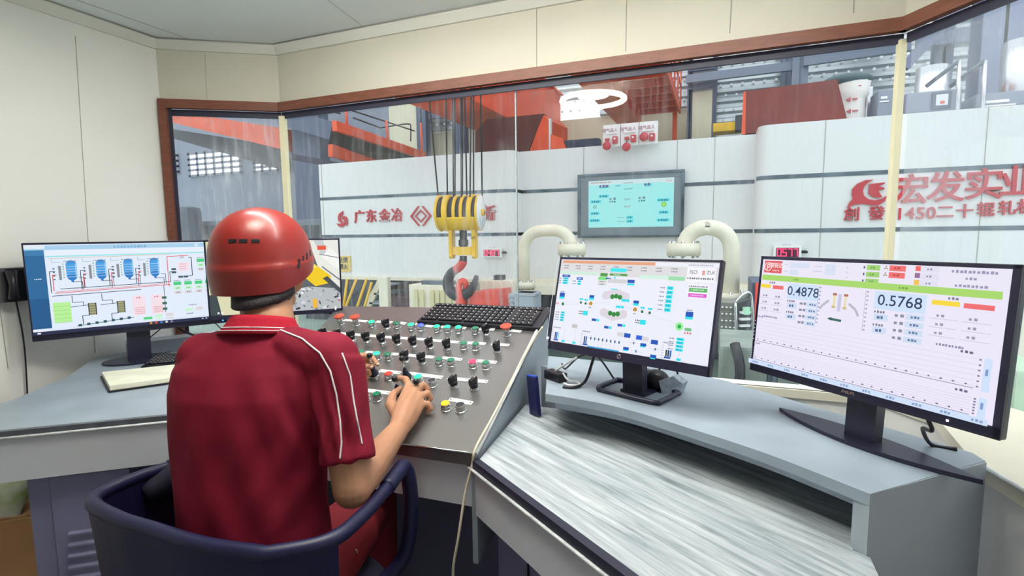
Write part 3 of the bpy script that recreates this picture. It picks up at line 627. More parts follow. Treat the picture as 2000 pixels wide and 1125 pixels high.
def draw_mid(s):
    s.r(0, 0, 1, 1, '#eceef9'); s.r(0, 0, 1, .18, '#dedcdf'); s.r(.015, .012, .65, .045, '#e7a380'); s.r(.65, .012, 1, .05, '#eceef9'); s.dash(.84, .03, .13, .016, '#b9b6c6')
    for k in range(9):
        for v in (.075, .105): s.dash(.03+.09*k, v, .038, .014, '#8c8a96')
    s.r(.375, .09, .48, .13, '#3fe6f4'); s.r(.31, .15, .36, .19, '#4f9c4a'); s.r(.375, .15, .49, .175, '#4f9c4a'); s.dash(.40, .163, .05, .014, '#bfe0b8')
    s.r(.01, .145, .30, .178, '#d3f0e0'); s.r(.57, .15, .83, .19, '#d3f0e0'); s.r(.74, .155, .83, .195, '#9fdcae')
    for k in range(14): s.line([(.015+.02*k, .15), (.015+.02*k, .175)], '#8fc0a8', .003)
    s.r(.30, .195, .36, .23, '#79e079'); s.r(.30, .235, .36, .26, '#d9d7d4'); s.r(.30, .265, .36, .29, '#d9d7d4'); s.dash(.315, .25, .03, .012); s.dash(.315, .28, .03, .012)
    s.r(.84, .055, .99, .20, '#f4f4fa'); s.txt(.875, .105, .055, 'ISO', '#55585e', 0); s.r(.92, .085, .935, .13, '#e6a09a'); s.txt(.965, .105, .05, 'ZLK', '#55585e', .0); s.dash(.845, .165, .14, .018, '#70747c')
    s.r(.855, .225, .965, .36, '#f6f6fb'); s.dash(.86, .245, .10, .016); s.r(.862, .262, .958, .30, '#5cb567'); s.dash(.875, .28, .07, .012, '#d9f0d9'); s.r(.862, .315, .958, .352, '#e05fd0'); s.dash(.875, .333, .07, .012, '#f6d0f0')
    C = '#2fe0ee'; B = '#1f55b8'
    def blk(u, v, w, h, n, top=B):
        if top: s.r(u, v, u+w, v+.03, top); s.dash(u+w*.2, v+.015, w*.6, .012, '#cfe0ff')
        for k in range(n): s.r(u+.01, v+.035+k*h, u+w-.01, v+.035+(k+.8)*h, C); s.dash(u+w*.3, v+.035+(k+.4)*h, w*.4, .012, '#1b8fae'); s.dash(u-.03, v+.035+(k+.4)*h, .03, .012)
    blk(.035, .19, .06, .028, 3); blk(.15, .215, .045, .03, 2); blk(.735, .225, .055, .045, 6, None); s.r(.36, .205, .395, .22, B); s.r(.375, .215, .50, .26, '#d4d2d6'); s.r(.505, .215, .55, .25, B); s.r(.505, .255, .55, .275, C); s.disc(.42, .20, .012, C)
    for u, v in ((.055, .41), (.88, .50)): s.r(u-.015, v, u+.025, v+.05, B); s.r(u-.015, v+.05, u+.025, v+.075, C); s.dash(u-.01, v-.015, .03, .012)
    s.disc(.075, .545, .02, '#2f7d4f'); s.dash(.02, .545, .025, .02, '#e07a7a'); s.disc(.84, .655, .042, '#9af09a', 24); s.disc(.84, .655, .02, '#28b050'); s.r(.87, .66, .905, .69, '#6fbf80'); s.dash(.87, .71, .04, .02, '#e07a7a')
    blk(.06, .60, .05, .03, 4, None); blk(.825, .73, .06, .035, 4, None)
    for cy in (.41, .60):
        for k in range(7): s.disc(.445+.022*(k-3), cy-.03+.02*abs(k-3)*(.6 if cy < .5 else -.6)+(.06 if cy > .5 else -.01), .048, '#dcd6e0', 18)
        for k in range(3): s.disc(.425+.025*k, cy+(-.005 if k == 1 else .004)*(1 if cy < .5 else -1), .027, '#2f8a3c', 18)
    s.line([(.09, .55), (.42, .48)], '#cfcfe0', .003); s.line([(.48, .5), (.83, .63)], '#cfcfe0', .003); s.r(.41, .325, .45, .335, C)
    for u, v in ((.285, .49), (.58, .51)):
        s.disc(u, v+.02, .024, '#f5b95a', 18)
        for k in range(3): a = k*2.094+1.57; s.poly([(u, v+.02), (u+.012*math.cos(a-.45), v+.02-.02*math.sin(a-.45)), (u+.012*math.cos(a+.45), v+.02-.02*math.sin(a+.45))], '#2a2018')
        s.r(u-.015, v-.075, u+.018, v-.045, B); s.r(u-.015, v-.045, u+.018, v-.02, C); s.dash(u-.01, v+.065, .02, .012)
    for u, v in ((.215, .51), (.25, .515), (.625, .545), (.67, .55)): s.disc(u, v, .015, '#2a6a44'); s.r(u-.013, v-.05, u+.013, v-.03, C)
    for u, v in ((.24, .60), (.62, .63)): s.r(u, v, u+.035, v+.05, C); s.dash(u-.03, v+.01, .03, .014, '#345'); s.dash(u-.03, v+.035, .03, .014, '#345')
    for u, v in ((.49, .43), (.46, .505), (.31, .675), (.40, .74), (.485, .70)): s.r(u, v, u+.03, v+.028, B if v > .6 else C); s.r(u+.032, v, u+.05, v+.028, C)
    for u, v, c in ((.175, .765, '#c9c7c4'), (.49, .79, '#d9d6dc'), (.535, .79, B), (.61, .795, '#2a62d8'), (.645, .80, '#d9d6dc'), (.70, .82, B)): s.r(u, v, u+.04, v+.045, c)
    for u, n in ((.055, 3), (.275, 2), (.79, 3)):
        cs = ['#1f3f6a', '#2a66c0', '#8ae2f2', '#1e5030']
        for k in range(n): s.r(u+.012*k, .885 if u < .7 else .90, u+.012*k+.009, .965, cs[k if u < .7 else (k+3) % 4])
        s.r(u-.005, .967, u+.03, .985, B); s.dash(u-.02, .83, .06, .012)
        for k in range(6): s.dash(u-.022, .86+.025*k, .012, .008, '#a4a4b8')
    for u in (.13, .21, .865): 
        s.line([(u, .83), (u, .97)], '#c3c3d4', .003); s.r(u-.012, .965, u+.012, .99, C)
    for k in range(8): u = .325+.027*k; s.line([(u, .86), (u, .985)], '#c3c8dc', .003); s.r(u-.004, .885, u+.005, .912, '#1f5a8a')
    s.r(.31, .985, .52, 1.0, '#3aa0d8')
    for u, v in ((.60, .87), (.62, .95), (.73, .90)): s.r(u, v, u+.008, v+.024, '#1f5a8a'); s.line([(u-.03, v+.012), (u+.04, v+.012)], '#c3c8dc', .003)
    for u, v in ((.645, .90), (.545, .965), (.71, 1.0)): s.r(u, v-.03, u+.035, v, B); s.r(u, v, u+.03, v+.012, C)
    s.r(0, .0, .004, 1, '#dfe2f4')
    s.r(0, .955, .02, .985, '#f4f4fa')
def draw_left(s):
    s.r(0, 0, 1, 1, '#e2ecfb'); s.r(0, .01, 1, .06, '#a9d0ec'); s.dash(.41, .038, .17, .026, '#7fb0d4'); s.r(.84, .015, .86, .055, '#cfe6f5'); s.r(0, .0, .09, .045, '#dfeaf6')
    s.r(.09, .06, 1, .13, '#e6effb'); s.r(.09, .125, 1, .14, '#9ee4e8'); s.r(0, .06, .085, .94, '#2d6a9c'); s.r(0, .06, .085, .12, '#3f7fae'); s.r(0, .6, .085, .94, '#255c8e'); s.dash(.03, .38, .035, .012, '#dcecf8')
    K = '#2a3440'; R = '#e0474c'
    s.line([(.10, .155), (.70, .145)], '#d9b48a', .005)
    for k, u in enumerate((.20, .34, .475, .61)):
        s.disc(u, .225, .045, '#3f93d8', 20); s.r(u-.025, .215, u+.025, .375, '#4aa0e2'); s.disc(u, .37, .042, '#2f7fc8', 20); s.r(u-.006, .40, u+.006, .43, '#2f7fc8'); s.r(u+.018, .22, u+.024, .37, '#9fd0f5')
        for j in range(5): s.line([(u-.022, .25+.03*j), (u+.022, .25+.03*j)], '#cfe6fa', .004)
        s.r(u-.06, .24, u-.047, .40, '#8c9298')
        for j in range(6): s.dash(u-.04, .22+.03*j, .012, .012, '#5a9a72')
        s.line([(u-.045, .20), (u-.085, .20), (u-.085, .16)], '#8aa', .004); s.dash(u-.035, .19, .06, .012)
        s.line([(u, .43), (u+.045, .43), (u+.045, .52)], K, .006); s.line([(u+.03, .38), (u+.055, .38), (u+.055, .50)], K, .005)
        s.line([(u-.075, .30), (u-.10, .30), (u-.10, .54-.02*k)], K, .007); s.line([(u-.07, .34), (u-.088, .34), (u-.088, .52-.02*k)], R, .007)
        for j in range(4): s.dash(u-.085, .27+.04*j, .016, .016, '#55606a')
    s.line([(.10, .575), (.53, .56)], K, .007); s.line([(.14, .50), (.69, .485)], K, .007); s.line([(.115, .545), (.69, .52)], R, .007); s.line([(.12, .53), (.68, .505)], '#e58a8a', .006)
    s.line([(.68, .54), (.68, .17), (.80, .165)], R, .007); s.line([(.80, .19), (.815, .19), (.815, .42), (.74, .43)], K, .008); s.line([(.69, .49), (.69, .36), (.72, .36)], K, .007)
    s.r(.75, .17, .775, .20, '#c9ccd2'); s.r(.735, .25, .80, .36, '#f3e1ea')
    for v in (.27, .30, .33): s.dash(.745, v, .04, .010, '#d98a9a')
    for u, v in ((.70, .33), (.70, .37), (.735, .43), (.765, .43)): s.r(u, v-.012, u+.025, v+.012, '#3f5a5a')
    for u, v in ((.845, .21), (.705, .49), (.765, .49), (.825, .49), (.885, .49), (.945, .49)):
        s.r(u, v, u+.043, v+.042, '#4fcf7f'); s.r(u+.002, v+.058, u+.041, v+.10, '#c9f2cf'); s.r(u+.002, v+.115, u+.041, v+.152, '#dcd6da'); s.dash(u+.012, v+.08, .02, .014, '#69b97a'); s.dash(u+.012, v+.133, .02, .014, '#8c8890'); s.dash(u, v-.015, .04, .01)
    s.r(.10, .65, .18, .88, '#b9f09a')
    for k in range(5):
        s.line([(.10, .695+.046*k), (.18, .695+.046*k)], '#8ccf74', .004)
    for u in (.28, .42):
        s.line([(u-.09, .58), (u-.09, .66), (u-.04, .66), (u-.04, .71)], K, .006); s.line([(u-.10, .71), (u-.015, .70)], K, .006)
        s.r(u-.016, .68, u+.016, .82, '#8f8f6a'); s.r(u-.02, .68, u-.015, .82, K); s.r(u+.015, .68, u+.02, .82, K)
        for j in range(4): s.line([(u-.016, .70+.03*j), (u+.016, .70+.03*j)], '#c9c7a0', .004)
        s.line([(u-.016, .82), (u-.05, .82), (u-.05, .92)], K, .007)
    s.line([(.20, .935), (.48, .89)], '#4c8a6c', .009)
    for k in range(7): u = .215+.04*k; v = .932-.0065*k; s.r(u-.008, v-.018, u+.008, v+.012, '#35566a')
    for u, v in ((.26, 1.0), (.39, .985)): s.dash(u-.01, v-.015, .05, .014)
    for u in (.48, .575): 
        s.r(u, .63, u+.065, .87, '#f5dfe8'); s.dash(u+.02, .655, .025, .016, '#c06a80')
        for k in range(4): s.dash(u+.01, .78+.022*k, .05, .010, '#d98a9a')
    s.line([(.65, .52), (.65, .86)], K, .006)
    for k in range(3): s.r(.635, .66+.07*k, .66, .69+.07*k, '#3f6a5a')
    s.r(.53, .90, .575, .93, '#4fcf7f'); s.r(.59, .88, .63, .92, '#c9f2cf'); s.r(.65, .87, .69, .91, '#dcd6da'); s.r(.59, .93, .63, .96, '#c9f2cf'); s.r(.65, .925, .69, .955, '#dcd6da')
    s.r(.76, .83, .80, .87, '#c9f2cf'); s.r(.82, .825, .86, .865, '#dcd6da'); s.dash(.78, .79, .05, .012); s.disc(.92, .85, .035, '#e6d6da'); s.dash(.765, .90, .04, .016)
    s.r(0, .962, 1, 1, '#2b2f4c'); s.r(.085, .94, 1, .962, '#dfe8f6'); s.r(.02, .972, .035, .99, '#e8ecf4')
    for k, c in enumerate(('#d98b3c', '#e0533c', '#4a7fd0', '#d9d9e6', '#8890a8')): s.r(.56+.028*k, .968, .572+.028*k, .992, c)
    for k in range(6): s.r(.85+.022*k, .974, .86+.022*k, .988, '#b9bccb')
def draw_cctv(s):
    s.r(0, 0, 1, 1, '#5d6468'); s.poly([(0, 0), (0, 1), (.30, 1), (.12, .55), (.06, 0)], '#dcdab4'); s.poly([(.06, 0), (.16, .6), (.33, 1), (.45, 1), (.5, .0)], '#c3c6a4')
    s.poly([(.08, .55), (.24, 1), (.34, 1), (.14, .5)], '#efecd2'); s.poly([(.0, .72), (0, 1), (.08, 1), (.05, .7)], '#3e4a4c'); s.poly([(.22, .92), (.34, .86), (.42, 1), (.26, 1)], '#6a706a')
    s.poly([(.76, 0), (.84, .45), (1, .70), (1, 0)], '#e9eae2'); s.poly([(.80, 0), (.86, .22), (.90, .2), (.88, 0)], '#c8ccd0'); s.poly([(.86, .24), (.98, .42), (1, .40), (1, .22), (.93, .12)], '#f4f5f0')
    s.r(.83, .08, .90, .14, '#e8573a'); s.line([(.84, .20), (1, .26)], '#8a8f92', .012); s.line([(.86, .38), (1, .58)], '#7c8488', .02)
    s.poly([(.70, .42), (.80, .34), (.93, .52), (.92, .62), (.80, .66), (.70, .5)], '#f2cc1e'); s.poly([(.70, .42), (.80, .34), (.82, .38), (.73, .47)], '#ffe66a')
    s.poly([(.6, .70), (.75, .66), (.95, .70), (1, .78), (1, 1), (.58, 1)], '#b9bec2'); random.seed(3)
    for k in range(46):
        u = .60+.38*random.random(); v = .66+.33*random.random(); w = .01+.05*random.random(); a = random.random()*3
        c = random.choice(['#f2f4f4', '#3d4448', '#8b9296', '#dfe2e2', '#2f363a', '#c9ced2'])
        s.poly([(u, v), (u+w*math.cos(a)*.6, v+w*math.sin(a)), (u+w*math.cos(a)*.6+.012, v+w*math.sin(a)+.02), (u+.012, v+.025)], c)
    s.r(.77, .84, .81, .97, '#f0b840'); s.poly([(.86, .55), (1, .78), (1, .70), (.9, .52)], '#4a5256'); s.disc(.985, .88, .014, '#e05a6a')
    s.dash(.01, .06, .09, .022, '#9a987a'); s.r(.02, .025, .03, .05, '#55584a'); s.dash(.05, .965, .05, .03, '#eef0ee')
mr, Dr = monitor('largest monitor, right end of the desk, its picture showing thickness 0.4878 and 0.5768', atd(1488, 500, 1.314), (.691, -.722, .008), (-.061, -.076, -.995), .515, 1.769, (.006, .008, .012, .021), LZ, (.300, 1.290), draw_right, 'boat', logo='PHILIPS')
mm, Dm = monitor('monitor with white and cyan process diagram in the middle of the grey ledge', atd(1095, 502, 1.6128), (.922, -.387, .008), (-.07, -.22, -.973), .505, 1.77, (.006, .007, .006, .025), LZ, (-.213, 1.475), draw_mid, 'loop', logo='ring')
ml, Dl = monitor('monitor with blue tank and pipe diagram at the far left of the room', atd(41, 475, 1.9213), (.516, .857, 0), (-.06, -.005, -.993), .66, 1.762, (.005, .007, .006, .026), .84, (-2.285, 1.435), draw_left, 'disc')
mv, Dv = monitor('monitor showing a factory camera picture, partly behind the red helmet', atd(397, 469, 2.1262), (.731, .683, 0), (-.022, -.02, -.998), .53, 1.593, (.007, .007, .007, .018), .86, (-1.82, 1.83), draw_cctv, 'disc')
led = MB(); led.box(Dl(.64, .66/1.762-.012, .003), (.004, .004, .004), mat('blue_led', '#4a7cff', .3, emit=3)); obj('power_light', led, ml)
led = MB(); led.box(Dr(.44, .515/1.769-.010, .003), (.003, .003, .003), mat('white_led', '#f0f4ff', .3, emit=2)); obj('power_light', led, mr)
def cable(name, pts, r, label, m=None):
    return obj(name, MB().tube(smooth_path(pts, 6), r, m or M_black, 8), None, label, 'cable')
cable('monitor_cable', [Dr(.34, .25, -.06), Dr(.38, .32, -.07), (.40, 1.27, LZ+.05), (.43, 1.31, LZ+.004), (.47, 1.30, LZ+.004)], .004, 'black cable dropping from the right end monitor to the ledge')
cable('monitor_cable', [Dm(.19, .24, -.06), (-.34, 1.56, 1.0), (-.36, 1.50, LZ+.02), (-.385, 1.46, LZ+.005), (-.42, 1.455, LZ+.004)], .0045, 'thick black cable hanging behind the middle monitor to the ledge')
cable('monitor_cable', [(-.50, 1.72, LZ+.004), (-.47, 1.66, LZ+.004), (-.41, 1.62, LZ+.06), (-.35, 1.6, LZ+.07), (-.29, 1.58, LZ+.004)], .003, 'thin looped black cable on the ledge between console and middle monitor')
cable('monitor_cable', [Dl(.46, .36, -.04), Dl(.49, .40, -.03), (-2.02, 1.66, .86), (-1.96, 1.66, .845), (-1.88, 1.62, .845)], .005, 'thick black cable hanging below the blue tank diagram monitor')
cable('network_lead', [atpl(280, 670, (-2.5, 0, 0), (1, 0, 0)), (-2.40, 1.70, .99), (-2.32, 1.72, 1.0), (-2.2, 1.74, .95), (-2.05, 1.72, .845)], .0025, 'thin dark lead arching up to the white wall left of the window')
cable('monitor_cable', [Dv(.37, .33, -.02), (-1.60, 1.88, 1.0), (-1.60, 1.86, .9), (-1.64, 1.84, .85)], .004, 'black cable hanging from the camera picture monitor')
# things on the ledge beside the middle monitor
c = atz(1295, 762, LZ); t = thing('respirator', 'black respirator with a grey cloth filter lying by the middle monitor stand', 'respirator', c)
mb = MB(); mb.ell(c+Vector((-.02, .0, .03)), (.038, .03, .03), M_black); mb.tube([c+Vector((-.055, 0, .001)), c+Vector((-.055, 0, .055))], .022, M_black, 16); obj('mask_body', mb, t)
mb = MB(); mb.tube(smooth_path([c+Vector((-.02, .02, .04)), c+Vector((-.0, .02, .075)), c+Vector((.035, .01, .06)), c+Vector((.045, 0, .02))], 6), .003, M_black, 8); obj('strap', mb, t)
mb = MB(); mb.prism([c+Vector(p) for p in ((.0, -.035, .0), (.045, -.03, .0), (.055, -.02, .03), (.03, -.025, .05), (-.01, -.03, .035))], (.012, .03, .0), mat('grey_filter_cloth', '#9aa6b4', .8, var=.2, vscale=60)); obj('filter', mb, t)
c = atz(1085, 742, LZ); t = thing('charger', 'small black charger block with tangled white leads by the console side', 'charger', c)
mb = MB(); mb.box(c+Vector((0, 0, .014)), (.075, .035, .028), M_black, R=Matrix.Rotation(-.6, 3, 'Z'), bevel=.004); obj('block', mb, t)
mb = MB(); mb.tube(smooth_path([c+Vector(p) for p in ((.03, -.02, .03), (.05, -.03, .012), (.075, -.02, .006), (.09, -.05, .006), (.06, -.06, .006), (.04, -.045, .006))], 6), .003, M_white_p, 6); obj('lead', mb, t, 'white lead')
mb = MB(); mb.tube([c+Vector((.0, .0, .03)), c+Vector((.055, .05, .065))], .0035, M_white_p, 8); obj('plug', mb, t)
# ================================================================ left desk
LD = .84
ldk = thing('control_desk', 'grey desk along the left wall carrying the tank diagram monitor', 'desk', (-1.9, 1.2, 0))
f0 = Vector((-2.05, .575, LD)); f1 = Vector((-1.345, 1.13, LD)); 
poly = [f0, f1, Vector((-1.372, 1.2, LD)), Vector((-1.66, 1.92, LD)), Vector((-2.06, 2.06, LD)), Vector((-2.53, 1.76, LD)), Vector((-2.535, 1.40, LD)), Vector((-2.30, 1.18, LD)), Vector((-2.13, .93, LD)), Vector((-2.13, .80, LD))]
obj('desktop', MB().prism(poly, (0, 0, -.02), M_desk), ldk)
dv = (f1-f0).normalized(); nv = Vector((dv.y, -dv.x, 0))
eb = MB(); eb.prism([f0+nv*.012+Vector((0, 0, .001)), f1+nv*.012+Vector((0, 0, .001)), f1-nv*.004+Vector((0, 0, .001)), f0-nv*.004+Vector((0, 0, .001))], (0, 0, -.014), mat('worn_dark_edge', '#5c6068', .5, var=.2, vscale=20)); obj('front_edge', eb, ldk, 'worn dark front edge')
obj('edge_rail', MB().tube([f0+nv*.012+Vector((0, 0, -.018)), f1+nv*.012+Vector((0, 0, -.018))], .0045, M_edge, 6), ldk)
z_ = Vector((0, 0, 1)); ap = MB(); a, b = f0+nv*.006, f1+nv*.006; ap.prism([a-z_*.022, b-z_*.022, b-z_*.145, a-z_*.145], -nv*.014, M_apron); obj('apron', ap, ldk)
c0 = atz(42, 930, .70); c0 = f0+dv*((c0-f0).dot(dv))-nv*.035; c1 = f1-nv*.035-dv*.32
cab = MB(); cab.prism([Vector((c0.x, c0.y, .03)), Vector((c1.x, c1.y, .03)), Vector((c1.x, c1.y, LD-.03)), Vector((c0.x, c0.y, LD-.03))], -nv*.42, M_dgrey)
cab = obj('cabinet', cab, ldk)
dr = MB(); a = c0+dv*.055; dr.prism([Vector((a.x, a.y, .06)), Vector((c1.x, c1.y, .06)), Vector((c1.x, c1.y, LD-.16)), Vector((a.x, a.y, LD-.16))], nv*.007, M_dgrey); obj('door', dr, cab)
obj('door_gap', MB().tube([Vector((a.x, a.y, .04))+nv*.002, Vector((a.x, a.y, LD-.15))+nv*.002], .003, M_black, 4), cab)
lv = MB()
for k in range(7):
    p = atpl(135, 1038+22*k, c0+nv*.007, nv); q2 = p+dv*.13
    lv.prism([p, q2, q2+nv*.008-z_*.006, p+nv*.008-z_*.006], -z_*.006, M_dgrey); 
obj('louver', lv, cab, 'pressed ventilation slots')
# things on the left desk
pad = thing('note_pad', 'long cream paper pad lying in front of the far left monitor', 'paper pad', atz(270, 745, LD))
pq = [atz(196, 738, LD), atz(345, 722, LD), atz(352, 748, LD), atz(212, 768, LD)]
m1 = MB(); m1.prism([p+Vector((0, 0, .001)) for p in pq], (0, 0, .006), M_black); obj('cover', m1, pad, 'dark cover board')
ce = sum(pq, Vector())/4; m1 = MB(); m1.prism([ce+(p-ce)*.95+Vector((0, 0, .007)) for p in pq], (0, 0, .016), M_paper); obj('sheets', m1, pad)
keyboard(atz(268, 702, LD)+Vector((0, 0, .0)), atz(420, 690, LD), atz(275, 722, LD), 'dark keyboard on the grey desk under the far left monitor')
bx = thing('router', 'grey flat box behind the keyboard on the left desk', 'network box', atz(300, 690, LD))
c = atz(302, 694, LD)+Vector((-.05, .09, 0)); R_ = Matrix.Rotation(math.atan2(.857, .516), 3, 'Z'); m1 = MB(); m1.box(c+Vector((0, 0, .03)), (.30, .10, .06), M_grey, R=R_, bevel=.006); obj('shell', m1, bx)
m1 = MB(); m1.box(c+R_ @ Vector((.18, .0, .035)), (.05, .09, .05), M_white_p, R=R_, bevel=.004); obj('adapter', m1, bx, 'white plug adapter')
# box and snack bag under the left desk
bc = Vector((-2.24, .93, 0)); R_ = Matrix.Rotation(.66, 3, 'Z')
t = thing('cardboard_box', 'brown cardboard carton standing on the floor under the left desk end', 'box', bc)
m1 = MB(); m1.box(bc+Vector((0, 0, .24)), (.42, .34, .48), M_card, R=R_, bevel=.006); obj('carton', m1, t)
m1 = MB(); T = Matrix.Translation(bc+Vector((0, 0, .482))) @ R_.to_4x4()
m1.prism([T @ Vector(p) for p in ((-.21, -.17, 0), (.21, -.17, 0), (.21, -.29, .06), (-.21, -.29, .06))], (0, 0, .004), M_card); m1.prism([T @ Vector(p) for p in ((-.21, .17, 0), (.21, .17, 0), (.21, .27, .09), (-.21, .27, .09))], (0, 0, .004), M_card); obj('flap', m1, t)
c = bc+R_ @ Vector((0.03, -.08, .49)); t = thing('snack_bag', 'green and white snack bag resting on the brown carton', 'snack bag', c)
m1 = MB(Matrix.Translation(c) @ R_.to_4x4() @ Matrix.Rotation(.5, 4, 'X')); rg = []
for k in range(9):
    u = k/8; w = .085-.01*math.sin(u*math.pi); h = .002+.028*math.sin(u*math.pi); rg.append([Vector((w*math.cos(2*math.pi*j/20), -.08+.2*u, .02+h*math.sin(2*math.pi*j/20))) for j in range(20)])
m1.loft(rg, mat('snack_bag_film', '#f2f4ea', .35, col2='#9fc23c', vscale=12, var=.1)); obj('bag', m1, t)
# ================================================================ office chair
ch = thing('office_chair', 'dark blue wrap-around office chair that the man sits on', 'chair', (-.93, .80, 0))
RZ = .78
rim = smooth_path([atz(332, 912, .775), atz(250, 940, RZ), atz(182, 978, RZ), atz(230, 1012, RZ), atz(300, 1035, RZ), atz(400, 1065, RZ), atz(520, 1083, RZ)], 6)
ctr = Vector((-.93, .85, 0))
def shell(rimP, z0, m, thick=.022):
    mb = MB(); rings = []
    for i, p in enumerate(rimP):
        t_ = (rimP[min(i+1, len(rimP)-1)]-rimP[max(i-1, 0)]); t_.z = 0; t_.normalize(); n_ = Vector((t_.y, -t_.x, 0))
        if n_.dot(p-ctr) < 0: n_ = -n_
        q_ = ctr+(p-ctr)*.93; q_.z = z0
        rings.append([p+n_*thick*.5, p-n_*thick*.5, q_-n_*thick*.5, q_+n_*thick*.5])
    mb.loft(rings, m, smooth=False); return mb
armR = smooth_path([atz(520, 1083, RZ), atz(640, 1058, RZ), atz(710, 1005, RZ), atz(762, 945, RZ), atz(788, 915, .775)], 6)
full = rim+[p for p in armR[1:8]]
bsr = obj('backrest', shell(full, .46, M_chair), ch)
obj('rim', MB().tube(rim+armR[1:], .0155, M_chair, 12), ch, 'raised rounded top rim')
e = armR[-1]; obj('armrest', MB().tube(smooth_path([armR[-8], armR[-4]+Vector((0, 0, .006)), e+Vector((0, 0, .004)), e+Vector((.006, .012, -.03)), e+Vector((.008, .014, -.12)), e+Vector((-.01, 0, -.24)), e+Vector((-.06, -.06, -.30))], 6), .019, M_chair, 12), ch)
e2 = rim[0]; obj('armrest', MB().tube(smooth_path([e2+Vector((.0, -.0, 0)), e2+Vector((.01, .10, 0)), e2+Vector((.02, .13, -.05)), e2+Vector((.04, .10, -.2)), e2+Vector((.1, .0, -.27))], 6), .019, M_chair, 12), ch)
st = MB(); st.lathe([(.235, 0), (.25, .02), (.25, .05), (.23, .075), (.12, .082), (.001, .083)], M_cloth, Matrix.Translation((-.93, .86, .43)), 32); obj('seat', st, ch)
cw = MB(); cw.tube(smooth_path([(-1.30, .80, .73), (-1.24, .93, .765), (-1.17, 1.02, .73), (-1.15, 1.04, .62)], 5), [.03+.02*math.sin(k/15*3.14) for k in range(16)], M_cloth, 14); obj('folded_cover', cw, ch, 'dark cloth cover bunched over the left arm')
obj('gas_column', MB().cyl((-.93, .86, .12), (-.93, .86, .43), .028, M_black), ch)
for k in range(5):
    a = k*2*math.pi/5+.3; p = Vector((-.93+.29*math.cos(a), .86+.29*math.sin(a), .085)); lg = obj('leg', MB().tube([(-.93, .86, .13), p], [.026, .017], M_black, 10), ch)
    w = MB(); w.tube([p+Vector((-.011*math.sin(a), .011*math.cos(a), -.055)), p+Vector((.011*math.sin(a), -.011*math.cos(a), -.055))], .028, M_black, 16); obj('caster', w, lg)
# ================================================================ the mill hall beyond the glass
M_hfloor = mat('hall_floor_paint', '#8fa396', .5, var=.12, vscale=1)
M_conc = mat('hall_plaster', '#8f97a8', .7, var=.08, vscale=.7)
M_corr = mat('corrugated_sheet', '#c6cdd1', .25, .6)
M_creamw = mat('cream_wall_sheet', '#ddd9bf', .5)
M_sil = mat('silver_duct', '#d9d9de', .25, .8)
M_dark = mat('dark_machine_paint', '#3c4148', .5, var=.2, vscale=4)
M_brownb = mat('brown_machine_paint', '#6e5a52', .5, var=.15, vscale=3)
HZ = -.6; YW = 14.0
structure('hall_floor', MB().lohi((-42, 2.3, HZ-.2), (14, YW, HZ), M_hfloor))
hw_ = MB(); hw_.lohi((-42, YW, HZ), (-9.5, YW+.3, 10.5), M_conc); hw_.lohi((-9.5, YW+.05, HZ), (14, YW+.3, 4.4), M_creamw)
structure('hall_wall', hw_)
def corr(mb, p0, L, H, pitch=.24, dep=.11, m=M_corr):
    """horizontal trapezoid corrugation on a wall that faces -y"""
    pts = []; z = 0
    while z < H: pts += [(0, z), (-dep, z+pitch*.18), (-dep, z+pitch*.5), (0, z+pitch*.68)]; z += pitch
    vs = []; 
    for y, zz in pts: vs += [(p0[0], p0[1]+y, p0[2]+zz), (p0[0]+L, p0[1]+y, p0[2]+zz)]
    mb.add(vs, [[2*i, 2*i+1, 2*i+3, 2*i+2] for i in range(len(pts)-1)], m)
cw_ = MB(); corr(cw_, (-9.5, YW+.04, 4.4), 5.2, 6.2); corr(cw_, (-4.3, YW+.04, 4.9), 1.3, 5.7); corr(cw_, (-3.0, YW+.04, 4.4), 17, 6.2); corr(cw_, (-.35, YW-.05, 2.0), 14.3, 2.5)
hw2 = structure('hall_wall.001', cw_)
fs_ = MB()
for r_ in range(22):
    z = 4.5+.24*r_ if r_ else 4.5
    for k in range(56):
        x = -9.3+.24*k+(.12 if r_ % 2 else 0)
        if r_ < 12: fs_.box((x, YW-.075, z+.10), (.05, .03, .05), M_white_p)
for r_ in range(10):
    for k in range(30): fs_.box((-.2+.22*k, YW-.165, 2.08+.24*r_), (.05, .03, .05), M_white_p)
o = obj('fastener_glint', fs_, hw2); o['kind'] = 'stuff'  # dots painted white in place of bright reflections on the corrugation
# daylight window blocks in the far plaster wall
M_day = mat('bright_daylight_pane', '#f4f8ff', .4, emit=1.3)
def block_window(n, x0, y0, x1, y1, cols, rows):
    A = aty(x0, y1, YW); B = aty(x1, y0, YW); w = (B.x-A.x)/cols; h = (B.z-A.z)/rows
    mb = MB(); mb.lohi((A.x, YW-.04, A.z), (B.x, YW-.02, B.z), M_day); o = structure('window_%d' % n, mb)
    fr = MB()
    for i in range(cols+1): fr.lohi((A.x+i*w-.05, YW-.07, A.z-.05), (A.x+i*w+.05, YW-.03, B.z+.05), M_conc)
    for i in range(rows+1): fr.lohi((A.x-.05, YW-.07, A.z+i*h-.04), (B.x+.05, YW-.03, A.z+i*h+.04), M_conc)
    structure('window_frame', fr, o)
block_window(5, 374, 292, 470, 344, 6, 4); block_window(6, 500, 304, 576, 336, 5, 3); block_window(7, 322, 304, 348, 338, 2, 3)
